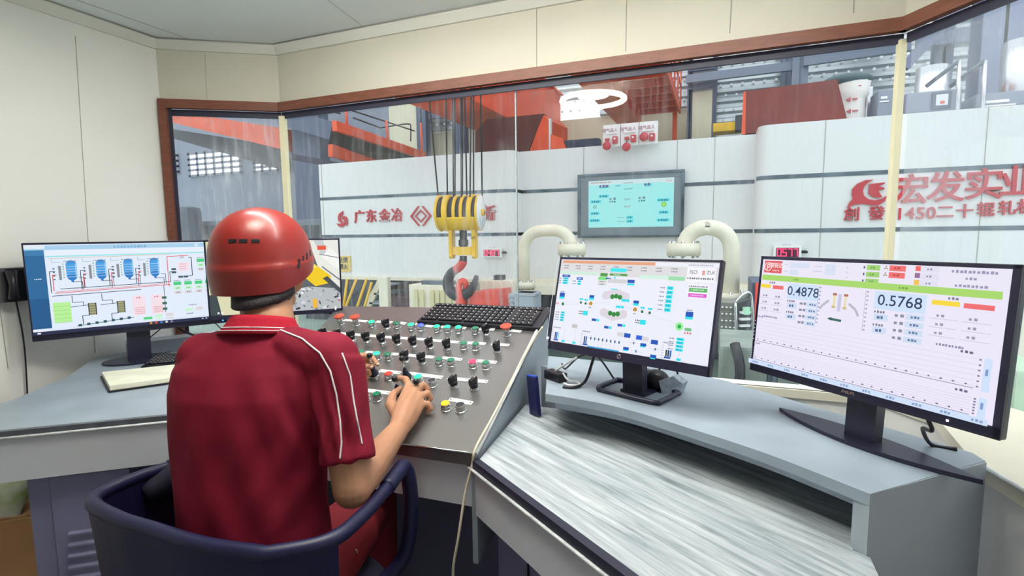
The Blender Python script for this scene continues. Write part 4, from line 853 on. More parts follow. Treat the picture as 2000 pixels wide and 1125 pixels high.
# ------------------------------------------------ white clad mill front
YC = 7.6; ZT = 2.63; ZB = .64
fac = thing('mill_cladding', 'white panelled mill front with two dark polished strips and red lettering', 'machine cladding', (-2, 8, HZ))
def clad(name, profile, z1, seams):
    mb = MB(); P = [Vector((x, y, 0)) for x, y in profile]
    mb.loft([[p+Vector((0, 0, ZB)) for p in P], [p+Vector((0, 0, z1)) for p in P]], M_white, cap=True, smooth=False)
    o = obj(name, mb, fac, sharp=35)
    for z in (1.325, 2.0):
        st = MB(); n = len(P)-2
        lo_ = [p+Vector((0, -.006, z)) for p in P[:n]]; hi_ = [p+Vector((0, -.006, z+.05)) for p in P[:n]]
        st.loft([lo_, hi_], M_strip, cap=False, closed=False, smooth=False); obj('strip', st, o, 'dark polished strip')
    for x, y, za, zb in seams: obj('seam', MB().box((x, y-.002, (za+zb)/2), (.008, .006, zb-za), M_seam), o)
arc = lambda cx, cy, r, a0, a1, n=8: [(cx+r*math.cos(math.radians(a0+(a1-a0)*k/n)), cy+r*math.sin(math.radians(a0+(a1-a0)*k/n))) for k in range(n+1)]
clad('left_panel', [(-6.75, 8.6), (-6.75, 7.6)][1:]+[(-6.7, 7.6), (-3.12, 7.6)]+arc(-3.12, 7.75, .15, -90, 0)+[(-2.97, 7.96), (-2.97, 8.6), (-6.75, 8.6)], 2.64, [(-6.69, 7.6, ZB, 2.64)])
xs = [aty(v, 300, 7.96).x for v in (1140, 1323, 1396)]
clad('middle_panel', [(-3.0, 7.96), (.62, 7.96), (.62, 8.6), (-3.0, 8.6)], 2.66, [(x, 7.96, ZB, 2.66) for x in xs])
xs = [aty(v, 300, 7.45).x for v in (1610, 1924)]
clad('right_panel', [(.43, 7.96)]+arc(.58, 7.6, .15, 180, 270)+[(5.2, 7.45), (5.2, 8.6), (.43, 8.6)], 2.68, [(x, 7.45, ZB, 2.68) for x in xs])
obj('lower_ledge', MB().lohi((-6.75, 7.55, ZB-.06), (.7, 8.0, ZB), M_cream), fac, 'cream ledge under the panels')
pl_ = MB(); pl_.lohi((-2.95, 6.9, .50), (.95, 7.6, .62), M_cream); obj('platform', pl_, fac, 'cream platform below the middle panel')
# red lettering
def FM(px, py, y, size_off=0): p = aty(px, py, y); return basis((1, 0, 0), (0, 0, 1), (0, -1, 0), p)
def hgt(px, y0, y1, y): return aty(px, y0, y).z-aty(px, y1, y).z
sg = thing('company_lettering', 'row of red characters and emblems on the left white cladding behind the hook', 'sign', aty(740, 440, 7.59))
for i, ch_ in enumerate('广东金冶'):
    px = [702, 725, 751, 775][i]; mb = MB(); mb.text(ch_, FM(px, 425-1.2*i, 7.588), .232, M_red, .012, .018); obj('character', mb, sg)
mb = MB(); mb.text('新', FM(955, 418, 7.588), .25, M_red, .012, .018); obj('character', mb, sg)
mb = MB(FM(822, 422, 7.588)); k = .165
for s_ in (-1, 1):
    mb.prism([(s_*.02, k, 0), (s_*.05, k, 0), (s_*.205, 0, 0), (s_*.05, -k, 0), (s_*.02, -k, 0), (s_*.165, 0, 0)], (0, 0, .012), M_red)
mb.prism([(0, .105, 0), (.115, 0, 0), (.09, 0, 0), (0, .08, 0), (-.09, 0, 0), (-.115, 0, 0)], (0, 0, .012), M_red); mb.prism([(0, -.105, 0), (.115, 0, 0), (.09, 0, 0), (0, -.08, 0), (-.09, 0, 0), (-.115, 0, 0)], (0, 0, .012), M_red)
obj('emblem', mb, sg, 'double diamond emblem')
mb = MB(FM(668, 428, 7.588)); K = .0086*.2667*1.0
pt = lambda L: [((x-172)*K*1.08, (255-y)*K, 0) for x, y in L]
for L in ([(187, 192), (150, 212), (138, 235), (140, 268), (163, 284), (178, 270), (160, 255), (158, 240), (182, 222)], [(170, 236), (195, 232), (215, 240), (222, 262), (220, 298), (213, 310), (205, 285), (190, 262), (176, 255)], [(122, 285), (150, 292), (175, 284), (200, 272), (206, 286), (194, 304), (168, 318), (142, 310)]):
    mb.prism(pt(L), (0, 0, .012), M_red)
obj('emblem', mb, sg, 'folded ribbon emblem')
sg2 = thing('company_lettering', 'large red characters and crescent emblem on the right white cladding', 'sign', aty(1800, 430, 7.44))
for ch_, px, py, h in (('宏', 1778, 374, .52), ('发', 1847, 369, .52), ('实', 1921, 364, .52), ('业', 1990, 358, .52)):
    mb = MB(); mb.text(ch_, FM(px, py, 7.438), .36, M_red, .02, .014); obj('character', mb, sg2)
for ch_, px, py in (('創', 1664, 420), ('發', 1712, 418)):
    mb = MB(); mb.text(ch_, FM(px, py, 7.438), .172, M_red, .014, .012); obj('character', mb, sg2)
for ch_, px, py, h in (('1', 1757, 419, .20), ('4', 1777, 418, .20), ('5', 1798, 417.5, .20), ('0', 1818, 417, .20), ('二', 1846, 415, .22), ('十', 1884, 414, .22), ('辊', 1925, 411, .22), ('轧', 1967, 408, .22), ('机', 2004, 405, .22)):
    mb = MB(); mb.text(ch_, FM(px, py, 7.438), h*(.96 if len(ch_.encode()) == 1 else .76), M_red, .014, .010); obj('character', mb, sg2)
p = aty(1694, 378, 7.438); K = .00153; mb = MB(basis((1, 0, 0), (0, 0, 1), (0, -1, 0), p))
q_ = lambda L: [((x-810)*K*.97, (300-y)*K, 0) for x, y in L]
# crescent (outer then inner arc) and the broken inner mark
mb.prism(q_([(845, 195), (790, 197), (735, 222), (702, 262), (702, 310), (712, 335), (688, 365), (672, 408), (720, 385), (780, 378), (840, 392), (890, 392), (930, 365), (944, 320), (905, 345), (865, 355), (820, 345), (788, 318), (776, 280), (785, 245), (808, 218)]), (0, 0, .015), M_red)
mb.prism(q_([(818, 228), (924, 219), (920, 232), (880, 246), (920, 260), (924, 274), (880, 278), (894, 304), (912, 330), (880, 336), (842, 326), (815, 300)]), (0, 0, .015), M_red)
obj('emblem', mb, sg2, 'red crescent emblem')
# ------------------------------------------------ wall display between the panels
y = 7.86; tl, tr, br, bl = [aty(a, b, y) for a, b in ((1130, 344), (1335, 331), (1334, 459), (1131, 466))]
t = thing('wall_display', 'large grey framed display with cyan picture on the middle white panel', 'display', (tl+br)/2)
x0, x1 = (tl.x+bl.x)/2, (tr.x+br.x)/2; z1, z0 = (tl.z+tr.z)/2, (bl.z+br.z)/2; w, h = x1-x0, z1-z0
mb = MB(); mb.lohi((x0, y, z0), (x1, y+.10, z1), M_dark, bevel=.012); obj('casing', mb, t)
fr = MB(); g_ = mat('grey_gloss_bezel', '#76848c', .2)
for a, b, c_, d in ((0, .10, .155, .90), (.915, 1, .155, .90), (0, 1, 0, .155), (0, 1, .90, 1)): fr.lohi((x0+w*a, y-.012, z0+h*c_), (x0+w*b, y+.002, z0+h*d), g_, bevel=.006)
obj('bezel', fr, t)
ot = MB()
for a, b, c_, d in ((-.01, .02, .03, .97), (.98, 1.01, .03, .97), (-.01, 1.01, -.012, .03), (-.01, 1.01, .97, 1.012)): ot.lohi((x0+w*a, y-.025, z0+h*c_), (x0+w*b, y+.05, z0+h*d), M_strip, bevel=.006)
obj('outer_frame', ot, t)
s = Scr((x0+w*.095, y-.004, z0+h*.90), (1, 0, 0), (0, 0, -1), w*.825, h*.75)
def draw_tv(s):
    C = '#4fe3ee'; D_ = '#2f7f94'; s.r(0, 0, 1, 1, '#a9f4f4'); s.r(0, 0, 1, .09, '#d9eef2'); s.dash(.03, .04, .25, .03, '#c79aa0'); s.r(.9, .02, .985, .11, '#e2eef0'); s.txt(.94, .065, .07, 'ZLK', '#9aa3a8')
    for u, v, w_ in ((.13, .10, .13), (.13, .30, .12), (.03, .41, .13), (.03, .66, .11), (.02, .81, .13), (.66, .10, .09), (.81, .42, .14), (.83, .67, .11), (.81, .83, .14), (.46, .76, .08), (.46, .84, .08)):
        s.r(u, v, u+w_, v+.06, C); s.dash(u+.015, v+.03, w_-.03, .04, D_)
    s.r(.13, .09, .26, .14, '#b9c6e8'); s.dash(.14, .115, .11, .05, '#5a6a94'); s.dash(.66, .115, .08, .05, '#5a6a94'); s.dash(.33, .12, .06, .03, '#3fa8d8'); s.line([(.43, .20), (.53, .19)], '#4f8a94', .012); s.dash(.42, .07, .12, .02, '#9aa')
    for k in range(3): s.disc(.445+.025*k, .41, .018, '#6a7a7a'); s.disc(.445+.025*k, .41, .010, '#dff'); s.disc(.445+.025*k, .56, .018, '#8a7a6a'); s.disc(.445+.025*k, .56, .010, '#dff')
    for u in (.28, .62): s.dash(u-.02, .39, .09, .05, '#7a94a4'); s.dash(u-.02, .45, .08, .035, D_)
    s.disc(.085, .55, .035, '#4d9a94'); s.disc(.085, .55, .022, '#9fe6e0'); s.disc(.885, .54, .055, '#8fd84f'); s.disc(.885, .54, .03, '#a9ee78')
    for v in (.79, .87): s.dash(.35, v, .09, .025, '#7fc0c8')
draw_tv(s); s.build('screen', t, 'cyan lit picture')
# ------------------------------------------------ small red digit counters
SEG = {'0': 'abcdef', '1': 'bc', '4': 'fgbc', '5': 'afgcd', '7': 'abc', '8': 'abcdefg'}
M_dig = mat('red_digits', '#ff3a6a', .4, emit=1.5); M_dbg = mat('dark_red_window', '#4a0c28', .3, emit=.15)
def counter(px0, py0, px1, py1, digits, dot, y, label):
    A = aty(px0, py1, y); B = aty(px1, py0, y); w, h = B.x-A.x, B.z-A.z; t = thing('digit_display', label, 'digital display', (A.x+w/2, y, A.z))
    mb = MB(); mb.lohi((A.x, y, A.z), (B.x, y+.06, B.z), M_white_p, bevel=.008); obj('case', mb, t)
    wn = MB(); wn.lohi((A.x+w*.1, y-.006, A.z+h*.16), (B.x-w*.1, y+.01, B.z-h*.16), M_dbg); obj('window', wn, t)
    dg_ = MB(); dw = w*.78/4; dh = h*.52; th = w*.028
    for i, c_ in enumerate(digits):
        cx = A.x+w*.11+dw*(i+.5); cz_ = A.z+h*.5; hw2_, hh = dw*.32, dh/2
        for sgm in SEG[c_]:
            x0, z0, x1, z1 = {'a': (-1, 1, 1, 1), 'b': (1, 1, 1, 0), 'c': (1, 0, 1, -1), 'd': (-1, -1, 1, -1), 'e': (-1, 0, -1, -1), 'f': (-1, 1, -1, 0), 'g': (-1, 0, 1, 0)}[sgm]
            dg_.lohi((cx+min(x0, x1)*hw2_-th/2, y-.010, cz_+min(z0, z1)*hh-th/2), (cx+max(x0, x1)*hw2_+th/2, y-.004, cz_+max(z0, z1)*hh+th/2), M_dig)
        if i == dot: dg_.box((cx+dw*.5, y-.007, cz_-hh), (th, .006, th), M_dig)
    obj('digits', dg_, t, 'glowing red digits')
    hd = MB(); hd.tube([(A.x+w*.35, y+.03, B.z), (A.x+w*.37, y+.03, B.z+h*.14), (A.x+w*.6, y+.03, B.z+h*.14), (A.x+w*.62, y+.03, B.z)], .006, M_chrome, 6); obj('handle', hd, t)
    jk = MB(); jk.tube([(B.x, y+.03, A.z+h*.55), (B.x+w*.16, y+.03, A.z+h*.55), (B.x+w*.22, y+.02, A.z+h*.5)], [.016, .02, .014], M_black, 8); obj('plug', jk, t)
counter(941, 485, 979, 503, '0487', 0, 7.53, 'small red digit display reading 0.487 under the left cladding strip')
counter(1510, 480, 1566, 506, '0577', 0, 7.38, 'small red digit display reading 0.577 above the largest monitor')
# yellow warning plate
t = thing('warning_sign', 'yellow no smoking plate with black characters on the left cladding', 'sign', aty(666, 530, 7.58))
A = aty(640, 530, 7.585); B = aty(684, 500, 7.585); mb = MB(); mb.lohi((A.x, 7.58, A.z), (B.x, 7.598, B.z), mat('warning_yellow', '#e6c86a', .5)); obj('plate', mb, t)
mb = MB(); cx, cz_ = (A.x+B.x)/2, (A.z+B.z)/2; h = B.z-A.z
mb.text('禁止吸烟', basis((1, 0, 0), (0, 0, 1), (0, -1, 0), (cx, 7.578, cz_+h*.22)), h*.36, M_black, .002, .02); mb.text('严禁烟火', basis((1, 0, 0), (0, 0, 1), (0, -1, 0), (cx, 7.578, cz_-h*.2)), h*.36, M_black, .002, .02); obj('lettering', mb, t)
# ------------------------------------------------ bent cream pipes in front of the middle panel
def pipe(pts, r, flanges, label, yy):
    P = [aty(a, b, yy) for a, b in pts]; t = thing('bent_pipe', label, 'pipe', P[0])
    def arc3(a, b, c_, k=8):
        return [a*(1-u)**2+b*2*u*(1-u)+c_*u*u for u in [i/k for i in range(k+1)]]
    full = [P[0]]
    for i in range(1, len(P)-1):
        d0 = (P[i-1]-P[i]).normalized()*.30; d1 = (P[i+1]-P[i]).normalized()*.30; full += arc3(P[i]+d0, P[i], P[i]+d1)
    full.append(P[-1]); obj('tube', MB().tube(full, r, M_cream, 20), t)
    for px, py, fr_, fh in flanges:
        c_ = aty(px, py, yy); f_ = MB(); f_.lathe([(fr_, -fh/2), (fr_, fh/2)], M_cream, Matrix.Translation(c_), 24)
        for k in range(8): f_.lathe([(.018, -fh/2-.025), (.018, fh/2+.025)], M_chrome, Matrix.Translation(c_+Vector((fr_*.82*math.cos(k*.785), fr_*.82*math.sin(k*.785), 0))), 6)
        obj('flange', f_, t, 'bolted cream flange', ) if False else obj('flange', f_, t)
    return t
pipe([(1024, 560), (1022, 452), (1117, 448), (1117, 478)], .083, [(1117, 487, .19, .15), (1024, 556, .16, .08)], 'bent cream pipe left of the wall display, arching down behind the keyboard', 6.9)
pipe([(1336, 478), (1336, 444), (1430, 444), (1427, 600)], .095, [(1335, 487, .20, .15), (1426, 578, .22, .08)], 'bent cream pipe right of the wall display, arching down to the button box', 6.7)
# push button station beside the right pipe
t = thing('button_station', 'grey push button station with rails between the two right monitors', 'control box', aty(1437, 720, 4.6))
y = 4.6; A = aty(1402, 690, y); B = aty(1436, 592, y); C_ = aty(1466, 590, y)
mb = MB(); mb.prism([(A.x, y, A.z), (B.x, y, A.z+.02), (B.x, y, B.z), (A.x, y, B.z)], (0, .30, 0), mat('station_grey', '#7d8078', .45)); obj('button_box', mb, t)
bt = MB()
for r_ in range(7):
    for c_ in range(4): bt.cyl((A.x+.025+c_*.032, y, A.z+.06+r_*.055), (A.x+.025+c_*.032, y-.02, A.z+.06+r_*.055), .010, M_chrome, n=8)
obj('button', bt, t).__setitem__('kind', 'stuff')
mb = MB(); mb.prism([(B.x+.01, y-.02, A.z), (C_.x-.02, y+.06, A.z+.04), (C_.x-.02, y+.06, B.z+.02), (B.x+.01, y-.02, B.z)], (0.03, .2, 0), M_dark); obj('terminal_box', mb, t)
dp = MB()
for r_ in range(6): dp.box((B.x+.075, y-.0, A.z+.08+r_*.055), (.085, .03, .018), M_white_p, R=Matrix.Rotation(.5, 3, 'Z'))
dp.box((B.x+.085, y-.0, B.z-.06), (.05, .03, .06), mat('lcd_green', '#9fd0b4', .3, emit=.3), R=Matrix.Rotation(.5, 3, 'Z')); obj('indicator', dp, t)
rl = MB(); z0, z1 = A.z-.08, B.z+.03
rl.tube(smooth_path([(B.x, y-.05, z1-.02), (B.x+.01, y-.07, (z0+z1)/2), (B.x, y-.05, z0), (B.x+.08, y-.05, z0-.03), (C_.x+.03, y+.02, z0+.05), (C_.x+.02, y+.02, (z0+z1)/2+.1), (C_.x, y+.02, z1+.04), (B.x+.06, y-.03, z1+.05), (B.x, y-.05, z1-.02)], 5), .012, M_chrome, 8); obj('guard_rail', rl, t, 'bright guard rail')
mb = MB(); mb.lohi((A.x+.05, y+.08, HZ), (C_.x-.06, y+.28, A.z), M_dark); obj('pedestal', mb, t)
# ------------------------------------------------ crane hook block hanging before the left panel
yb = 6.2; cB = aty(899, 416, yb); hk = thing('hook_block', 'yellow crane hook block hanging on wire ropes with a black hook', 'crane hook', aty(905, 600, yb))
ax = Vector((.985, .17, 0)).normalized(); ay = Vector((-.17, .985, 0)).normalized(); B0 = basis(ax, ay, (0, 0, 1), cB); R0 = .232; Lh = .27
def drum(mb, u0, u1, r, m, a0=0, a1=360, n=40, ri=None):
    AA = [math.radians(a0+(a1-a0)*k/n) for k in range(n+1 if a1-a0 < 360 else n)]; f_ = lambda u, rr: [B0 @ Vector((u, rr*math.cos(a), rr*math.sin(a))) for a in AA]
    if a1-a0 >= 360: mb.loft([f_(u0, r), f_(u1, r)], m)
    else:
        ri = ri or r*.85; sec = [f_(u0, r)+f_(u0, ri)[::-1], f_(u1, r)+f_(u1, ri)[::-1]]; mb.loft(sec, m)
cs = MB(); drum(cs, -Lh, Lh, R0, M_yellow, 196, 395, 40); obj('sheave_cover', cs, hk, 'yellow sheave cover with slots')
gr = mat('rope_groove', '#24242c', .5)
for i, u in enumerate((-.235, -.075, .02, .115, .235)):
    mb = MB(); drum(mb, u-.035, u+.035, R0*.93, gr); obj('sheave', mb, hk)
for u, hw3 in ((-Lh, .014), (-.155, .032), (-.028, .020), (.068, .020), (.175, .030)):
    mb = MB(); drum(mb, u-hw3, u+hw3, R0*1.035 if abs(u) > .1 else R0*.995, M_yellow); obj('flange', mb, hk)
mb = MB(); drum(mb, Lh-.012, Lh+.012, R0*1.03, M_yellow); obj('flange', mb, hk)
mb = MB(); drum(mb, Lh+.012, Lh+.02, R0*.98, M_white_p); obj('end_disc', mb, hk, 'white end disc')
mb = MB(); drum(mb, Lh+.02, Lh+.06, .045, M_yellow, n=16); drum(mb, Lh+.06, Lh+.07, .026, M_steel, n=16); obj('axle_nut', mb, hk)
T = B0 @ Matrix.Translation((Lh+.021, 0, 0)); mb = MB(); 
for s_ in (-1, 1): mb.prism([T @ Vector(p) for p in ((0, s_*.09, -.06), (0, s_*.125, -.06), (0, 0, -.20), (0, 0, -.15))], ax*.002, mat('blue_mark', '#9fc3d6', .5))
obj('arrow_mark', mb, hk, 'pale blue V mark')
zb_ = aty(905, 505, yb).z; zt_ = cB.z-R0*.8
for u in (-.125, .19):
    mb = MB(B0); mb.prism([(u-.022, -.08, -R0*.8), (u-.022, .08, -R0*.8), (u-.022, .08, zb_-cB.z+.03), (u-.022, .05, zb_-cB.z), (u-.022, -.05, zb_-cB.z), (u-.022, -.08, zb_-cB.z+.03)], (.044, 0, 0), M_yellow); obj('cheek_plate', mb, hk)
mb = MB(B0); mb.text('32T', basis((1, 0, 0), (0, 0, 1), (0, -1, 0), (.193, -.083, -R0-.10)), .045, M_black, .001, .01); obj('lettering', mb, hk)
zc_ = aty(900, 490, yb).z-cB.z; mb = MB(B0); mb.box((.03, 0, zc_), (.27, .13, .11), M_yellow, bevel=.012); obj('crosshead', mb, hk)
mb = MB(B0); mb.tube([(.035, 0, -R0*.75), (.035, 0, -R0-.12), (.035, 0, -R0-.121), (.035, 0, -R0-.20), (.035, 0, -R0-.2001), (.035, 0, zc_+.04)], [.05, .05, .065, .065, .05, .05], M_black, 20); obj('swivel', mb, hk)
hp = [aty(a, b, yb) for a, b in ((905, 500), (904, 512), (897, 522), (882, 533), (875, 550), (880, 568), (896, 577), (914, 572), (926, 556), (931, 538))]
hp2 = smooth_path(hp, 5); n_ = len(hp2); rr = [.05 if k/n_ < .2 else .05+.035*math.sin(min(1, (k/n_-.2)/.5)*math.pi*.5) if k/n_ < .68 else .085-.062*((k/n_-.68)/.32) for k in range(n_)]
obj('hook', MB().tube(hp2, rr, mat('hook_black', '#33353b', .3, .4), 20), hk, 'black forged hook')
obj('red_tape', MB().tube(hp2[4:15], [.058]*11, mat('red_tape', '#d8433f', .5, var=.2, vscale=30), 16), hk, 'red tape wound on the hook neck')
for i, (xa, ya, xb, yb2, u, f_) in enumerate([(838, 190, 857, 388, 0, 0), (871, 190, 874, 384, 0, 0), (884, 190, 886, 384, 0, 0), (888, 190, 889, 384, 0, .15), (900, 190, 901, 384, 0, -.1), (903, 190, 903, 384, 0, .12), (908, 190, 912, 384, 0, .15), (920, 190, 918, 384, 0, -.1), (925, 190, 925, 384, 0, .1), (939, 190, 942, 388, 0, .18)]):
    b = aty(xb, yb2+8, yb+f_); a = aty(xa, ya, yb+f_); d = (a-b); a2 = b+d*(4.2/max(d.z, .1)); obj('wire_rope', MB().cyl(b, a2, .011, M_rope, n=8), hk)
# red lifting beam and sling under the hook
c = aty(935, 594, 6.3); t = thing('lifting_tong', 'red steel lifting tong hanging by its loop from the black hook', 'lifting tool', c)
A = aty(912, 640, 6.2); B = aty(972, 566, 6.2); M_lred = mat('lifter_red', '#e4503f', .45, var=.1, vscale=6)
mb = MB(); mb.prism([(A.x, 6.2, A.z), (B.x+.03, 6.2, A.z), (B.x, 6.2, B.z), (A.x+.06, 6.2, B.z-.04)], (.05, .35, 0), M_lred); obj('body', mb, t)
mb = MB(); mb.prism([aty(888, 640, 6.05), aty(906, 640, 6.05), aty(904, 582, 6.12), aty(890, 585, 6.12)], (0, .06, 0), M_lred); obj('arm', mb, t)
P = [aty(904, 640, 6.1), aty(899, 585, 6.12), aty(896, 560, 6.17), aty(902, 549, 6.2), aty(910, 555, 6.22), aty(908, 590, 6.3), aty(910, 630, 6.3)]
mb = MB(); mb.tube(smooth_path(P, 5), .042, M_lred, 10); obj('loop', mb, t)
mb = MB(); mb.tube([(B.x-.02, 6.3, A.z+.05), (B.x+.25, 6.3, A.z-.0)], .06, M_lred, 12); obj('claw', mb, t)
# ------------------------------------------------ machinery seen under the cladding
def hbox(name, label, cat, px0, py0, px1, py1, y, dy, m, extra=None, bev=.02, group=None, down=None):
    A = aty(px0, py1, y); B = aty(px1, py0, y); z0 = HZ if down else A.z; t = thing(name, label, cat, ((A.x+B.x)/2, y, z0), group)
    mb = MB(); mb.lohi((A.x, y, z0), (B.x, y+dy, B.z), m, bevel=bev); obj('housing', mb, t)
    if extra: extra(t, A, B, y)
    return t
def slots(t, A, B, y):
    w = B.x-A.x
    for k, u in enumerate((.17, .30, .52, .63, .74, .88)):
        mb = MB(); x = A.x+w*u; mb.prism([(x-.035, y, A.z+.1), (x+.035, y, A.z+.1), (x+.035, y, B.z-.12), (x+.02, y, B.z-.07), (x-.02, y, B.z-.07), (x-.035, y, B.z-.12)], (0, -.035, 0), mat('pale_yellow_rib', '#d9d3a4', .5)); obj('rib', mb, t)
    mb = MB(); mb.lohi((A.x+.2, y+.05, B.z), (B.x-.1, y+.2, B.z+.06), M_strip); obj('rail', mb, t)
hbox('roll_housing', 'pale cream roll housing with upright ribs left of the black hook', 'machine', 800, 558, 890, 615, 6.9, .5, M_cream, slots, down=1)
hbox('machine_post', 'cream upright post under the left cladding between stair and cabinet', 'post', 743, 541, 756, 660, 7.1, .1, M_cream, down=1)
hbox('machine_post', 'slim grey brown post behind the dark cabinet under the left cladding', 'post', 763, 542, 771, 660, 8.3, .1, M_brownb, down=1)
hbox('drum_bin', 'dark maroon cabinet on the floor beyond the steel console', 'cabinet', 770, 580, 800, 640, 7.2, .5, mat('dark_maroon', '#4a2f38', .4), down=1)
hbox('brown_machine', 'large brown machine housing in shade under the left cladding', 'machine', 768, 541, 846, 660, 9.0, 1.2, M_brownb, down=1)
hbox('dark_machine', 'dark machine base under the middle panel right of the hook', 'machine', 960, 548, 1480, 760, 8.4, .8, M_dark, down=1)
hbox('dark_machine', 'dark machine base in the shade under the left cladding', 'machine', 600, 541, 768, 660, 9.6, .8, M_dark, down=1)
def conn(t, A, B, y):
    w = B.x-A.x
    for k in range(3): mb = MB(); mb.cyl((A.x+w*(.25+.25*k), y, A.z+.12), (A.x+w*(.25+.25*k), y-.03, A.z+.12), .022, M_black, n=10); obj('socket', mb, t)
    mb = MB(); mb.lohi((A.x-.02, y-.01, B.z-.03), (B.x+.02, y+.2, B.z), M_grey); obj('lid', mb, t)
hbox('junction_box', 'grey junction box under the left bent pipe behind the keyboard', 'control box', 1005, 573, 1042, 640, 5.8, .3, M_grey, conn, down=1)
t = thing('roller_guide', 'pale machine guide with grey slanted rollers right of the red lifting tong', 'machine', aty(980, 600, 6.6))
mb = MB(); A = aty(938, 640, 6.64); B = aty(1003, 548, 6.64); mb.lohi((A.x, 6.64, A.z), (B.x, 6.84, B.z), M_cream, bevel=.02); obj('frame', mb, t)
for k in range(3): mb = MB(); mb.tube([aty(976+3*k, 592+9*k, 6.5), aty(1003, 576+9*k, 6.5)], .045, M_grey, 12); obj('roller', mb, t)
mb = MB(); A = aty(964, 552, 6.66); B = aty(980, 538, 6.66); mb.lohi((A.x, 6.66, A.z), (B.x, 6.8, B.z), M_dark); obj('motor', mb, t)
t = thing('stairs', 'yellow railed steel stairs under the left cladding beside the camera monitor', 'stairs', aty(700, 640, 7.4))
for s_ in (0, 1):
    mb = MB(); y = 7.3+s_*.7; mb.prism([aty(694-8*s_, 640, y), aty(706-8*s_, 640, y), aty(748, 545, y), aty(738, 545, y)], (0, .05, 0), M_cream); obj('stringer', mb, t)
for a, b in (((660, 640), (696, 545)), ((682, 645), (716, 545)), ((668, 625), (678, 545)), ((700, 640), (726, 552))): obj('handrail', MB().tube([aty(*a, 7.2), aty(*b, 7.2)], .022, M_yellow, 8), t)
for k in range(5): A = aty(703+9*k, 628-18*k, 7.3); mb = MB(); mb.lohi((A.x, 7.3, A.z-.015), (A.x+.24, 8.0, A.z+.015), M_grey); obj('tread', mb, t)
hbox('mill_stand', 'dark blue mill stand with copper pipes between the two right monitors', 'machine', 1462, 552, 1500, 740, 5.9, .8, M_navy, lambda t, A, B, y: [obj('pipe', MB().tube([(A.x+.06+.09*k, y-.05, A.z), (A.x+.06+.09*k, y-.05, B.z)], .03, (M_lred, M_strip, M_maroon)[k % 3], 8), t) for k in range(3)], down=1)
def hoses(t, A, B, y):
    for k in range(6): x = A.x+(B.x-A.x)*(k+.5)/6; obj('hose', MB().tube(smooth_path([(x, y-.02, B.z+.02), (x+.03, y-.12, B.z-.15), (x-.05, y-.1, B.z-.4), (x+.02, y-.05, A.z)], 4), .03, (M_black, M_strip, M_cream)[k % 3], 8), t)
hbox('valve_bench', 'pale valve bench with hoses seen below the right end monitor', 'machine', 1400, 700, 1800, 860, 3.3, .6, mat('bench_green_grey', '#8f9a92', .5, var=.15, vscale=6), hoses, down=1)
hbox('equipment_crate', 'pale green crate seen right of the right end monitor', 'crate', 1975, 730, 2080, 840, 3.2, .7, mat('pale_green', '#b4d4b0', .5), down=1)
hbox('machine_post', 'cream and grey column right of the right end monitor', 'post', 1975, 560, 2020, 760, 5.5, .3, M_cream, down=1)
# ------------------------------------------------ grey machines and desks behind the left pane
def panelled(t, A, B, y):
    w = B.x-A.x; h = B.z-A.z
    for k in range(3): mb = MB(); mb.lohi((A.x+w*(.06+.32*k), y-.02, A.z+h*.55), (A.x+w*(.3+.32*k), y, A.z+h*.9), M_dark); obj('panel', mb, t)
    for k in range(2): mb = MB(); mb.lohi((A.x, y-.06, A.z+h*(.25+.22*k)), (B.x, y, A.z+h*(.28+.22*k)), M_sil); obj('rail', mb, t)
hbox('machine_cabinet', 'grey blue machine with pale rails behind the hazy left pane', 'machine', 385, 430, 470, 520, 11, 1, mat('blue_grey_machine', '#6c7682', .5), panelled, down=1)
hbox('machine_cabinet', 'grey blue machine with pale rails just left of the cladding', 'machine', 570, 428, 626, 540, 10.5, 1, mat('blue_grey_machine', '#6c7682', .5), panelled, down=1)
hbox('machine_cabinet', 'dark grey machine block at the left end of the hazy pane', 'machine', 330, 432, 380, 520, 11.5, 1, mat('blue_grey_dark', '#565f6c', .5), panelled, down=1)
hbox('spray_tank', 'dark rounded tank at the left edge of the hazy pane', 'tank', 338, 402, 364, 520, 10.3, .5, mat('blue_grey_dark', '#565f6c', .5), bev=.2, down=1)
hbox('machine_post', 'dark steel column rising behind the corner of the glazing', 'column', 585, 150, 618, 540, 12, .4, M_navy, down=1)
# ------------------------------------------------ crane girders running away from the cabin
def girder(x0, x1, z0, z1, ya, yb, label, m=M_orange):
    t = thing('crane_girder', label, 'crane girder', ((x0+x1)/2, (ya+yb)/2, z0)); mb = MB(); mb.lohi((x0, ya, z0), (x1, yb, z1), m); obj('web', mb, t)
    mb = MB(); mb.lohi((x0-.08, ya, z0-.04), (x1+.08, yb, z0), m); obj('flange', mb, t)
    mb = MB(); mb.lohi((x0-.08, ya, z1), (x1+.08, yb, z1+.04), m); obj('flange', mb, t); return t
girder(-4.95, -4.0, 3.65, 4.96, 4.2, 13.7, 'orange crane box girder left of the reflected lamp')
girder(-2.25, -1.89, 3.96, 4.75, 4.2, 13.7, 'bright orange crane girder beside the ribbed walkway')
t = thing('crane_walkway', 'red ribbed crane walkway with a railing, right of the girders', 'walkway', (-1.4, 9, 4.2))
mb = MB(); mb.lohi((-1.85, 7, 4.30), (-.93, 13.4, 4.33), mat('walkway_red', '#d8503c', .5)); obj('deck', mb, t)
for k in range(11): mb = MB(); mb.lohi((-1.85, 7.1+.6*k, 4.16), (-.93, 7.18+.6*k, 4.30), M_orange); obj('rib', mb, t)
mb = MB(); mb.lohi((-.97, 7, 4.16), (-.93, 13.4, 4.36), M_orange); obj('edge_beam', mb, t)
for k in range(8): obj('railing_post', MB().cyl((-.93, 7.1+.88*k, 4.3), (-.93, 7.1+.88*k, 5.2), .02, M_orange, n=6), t)
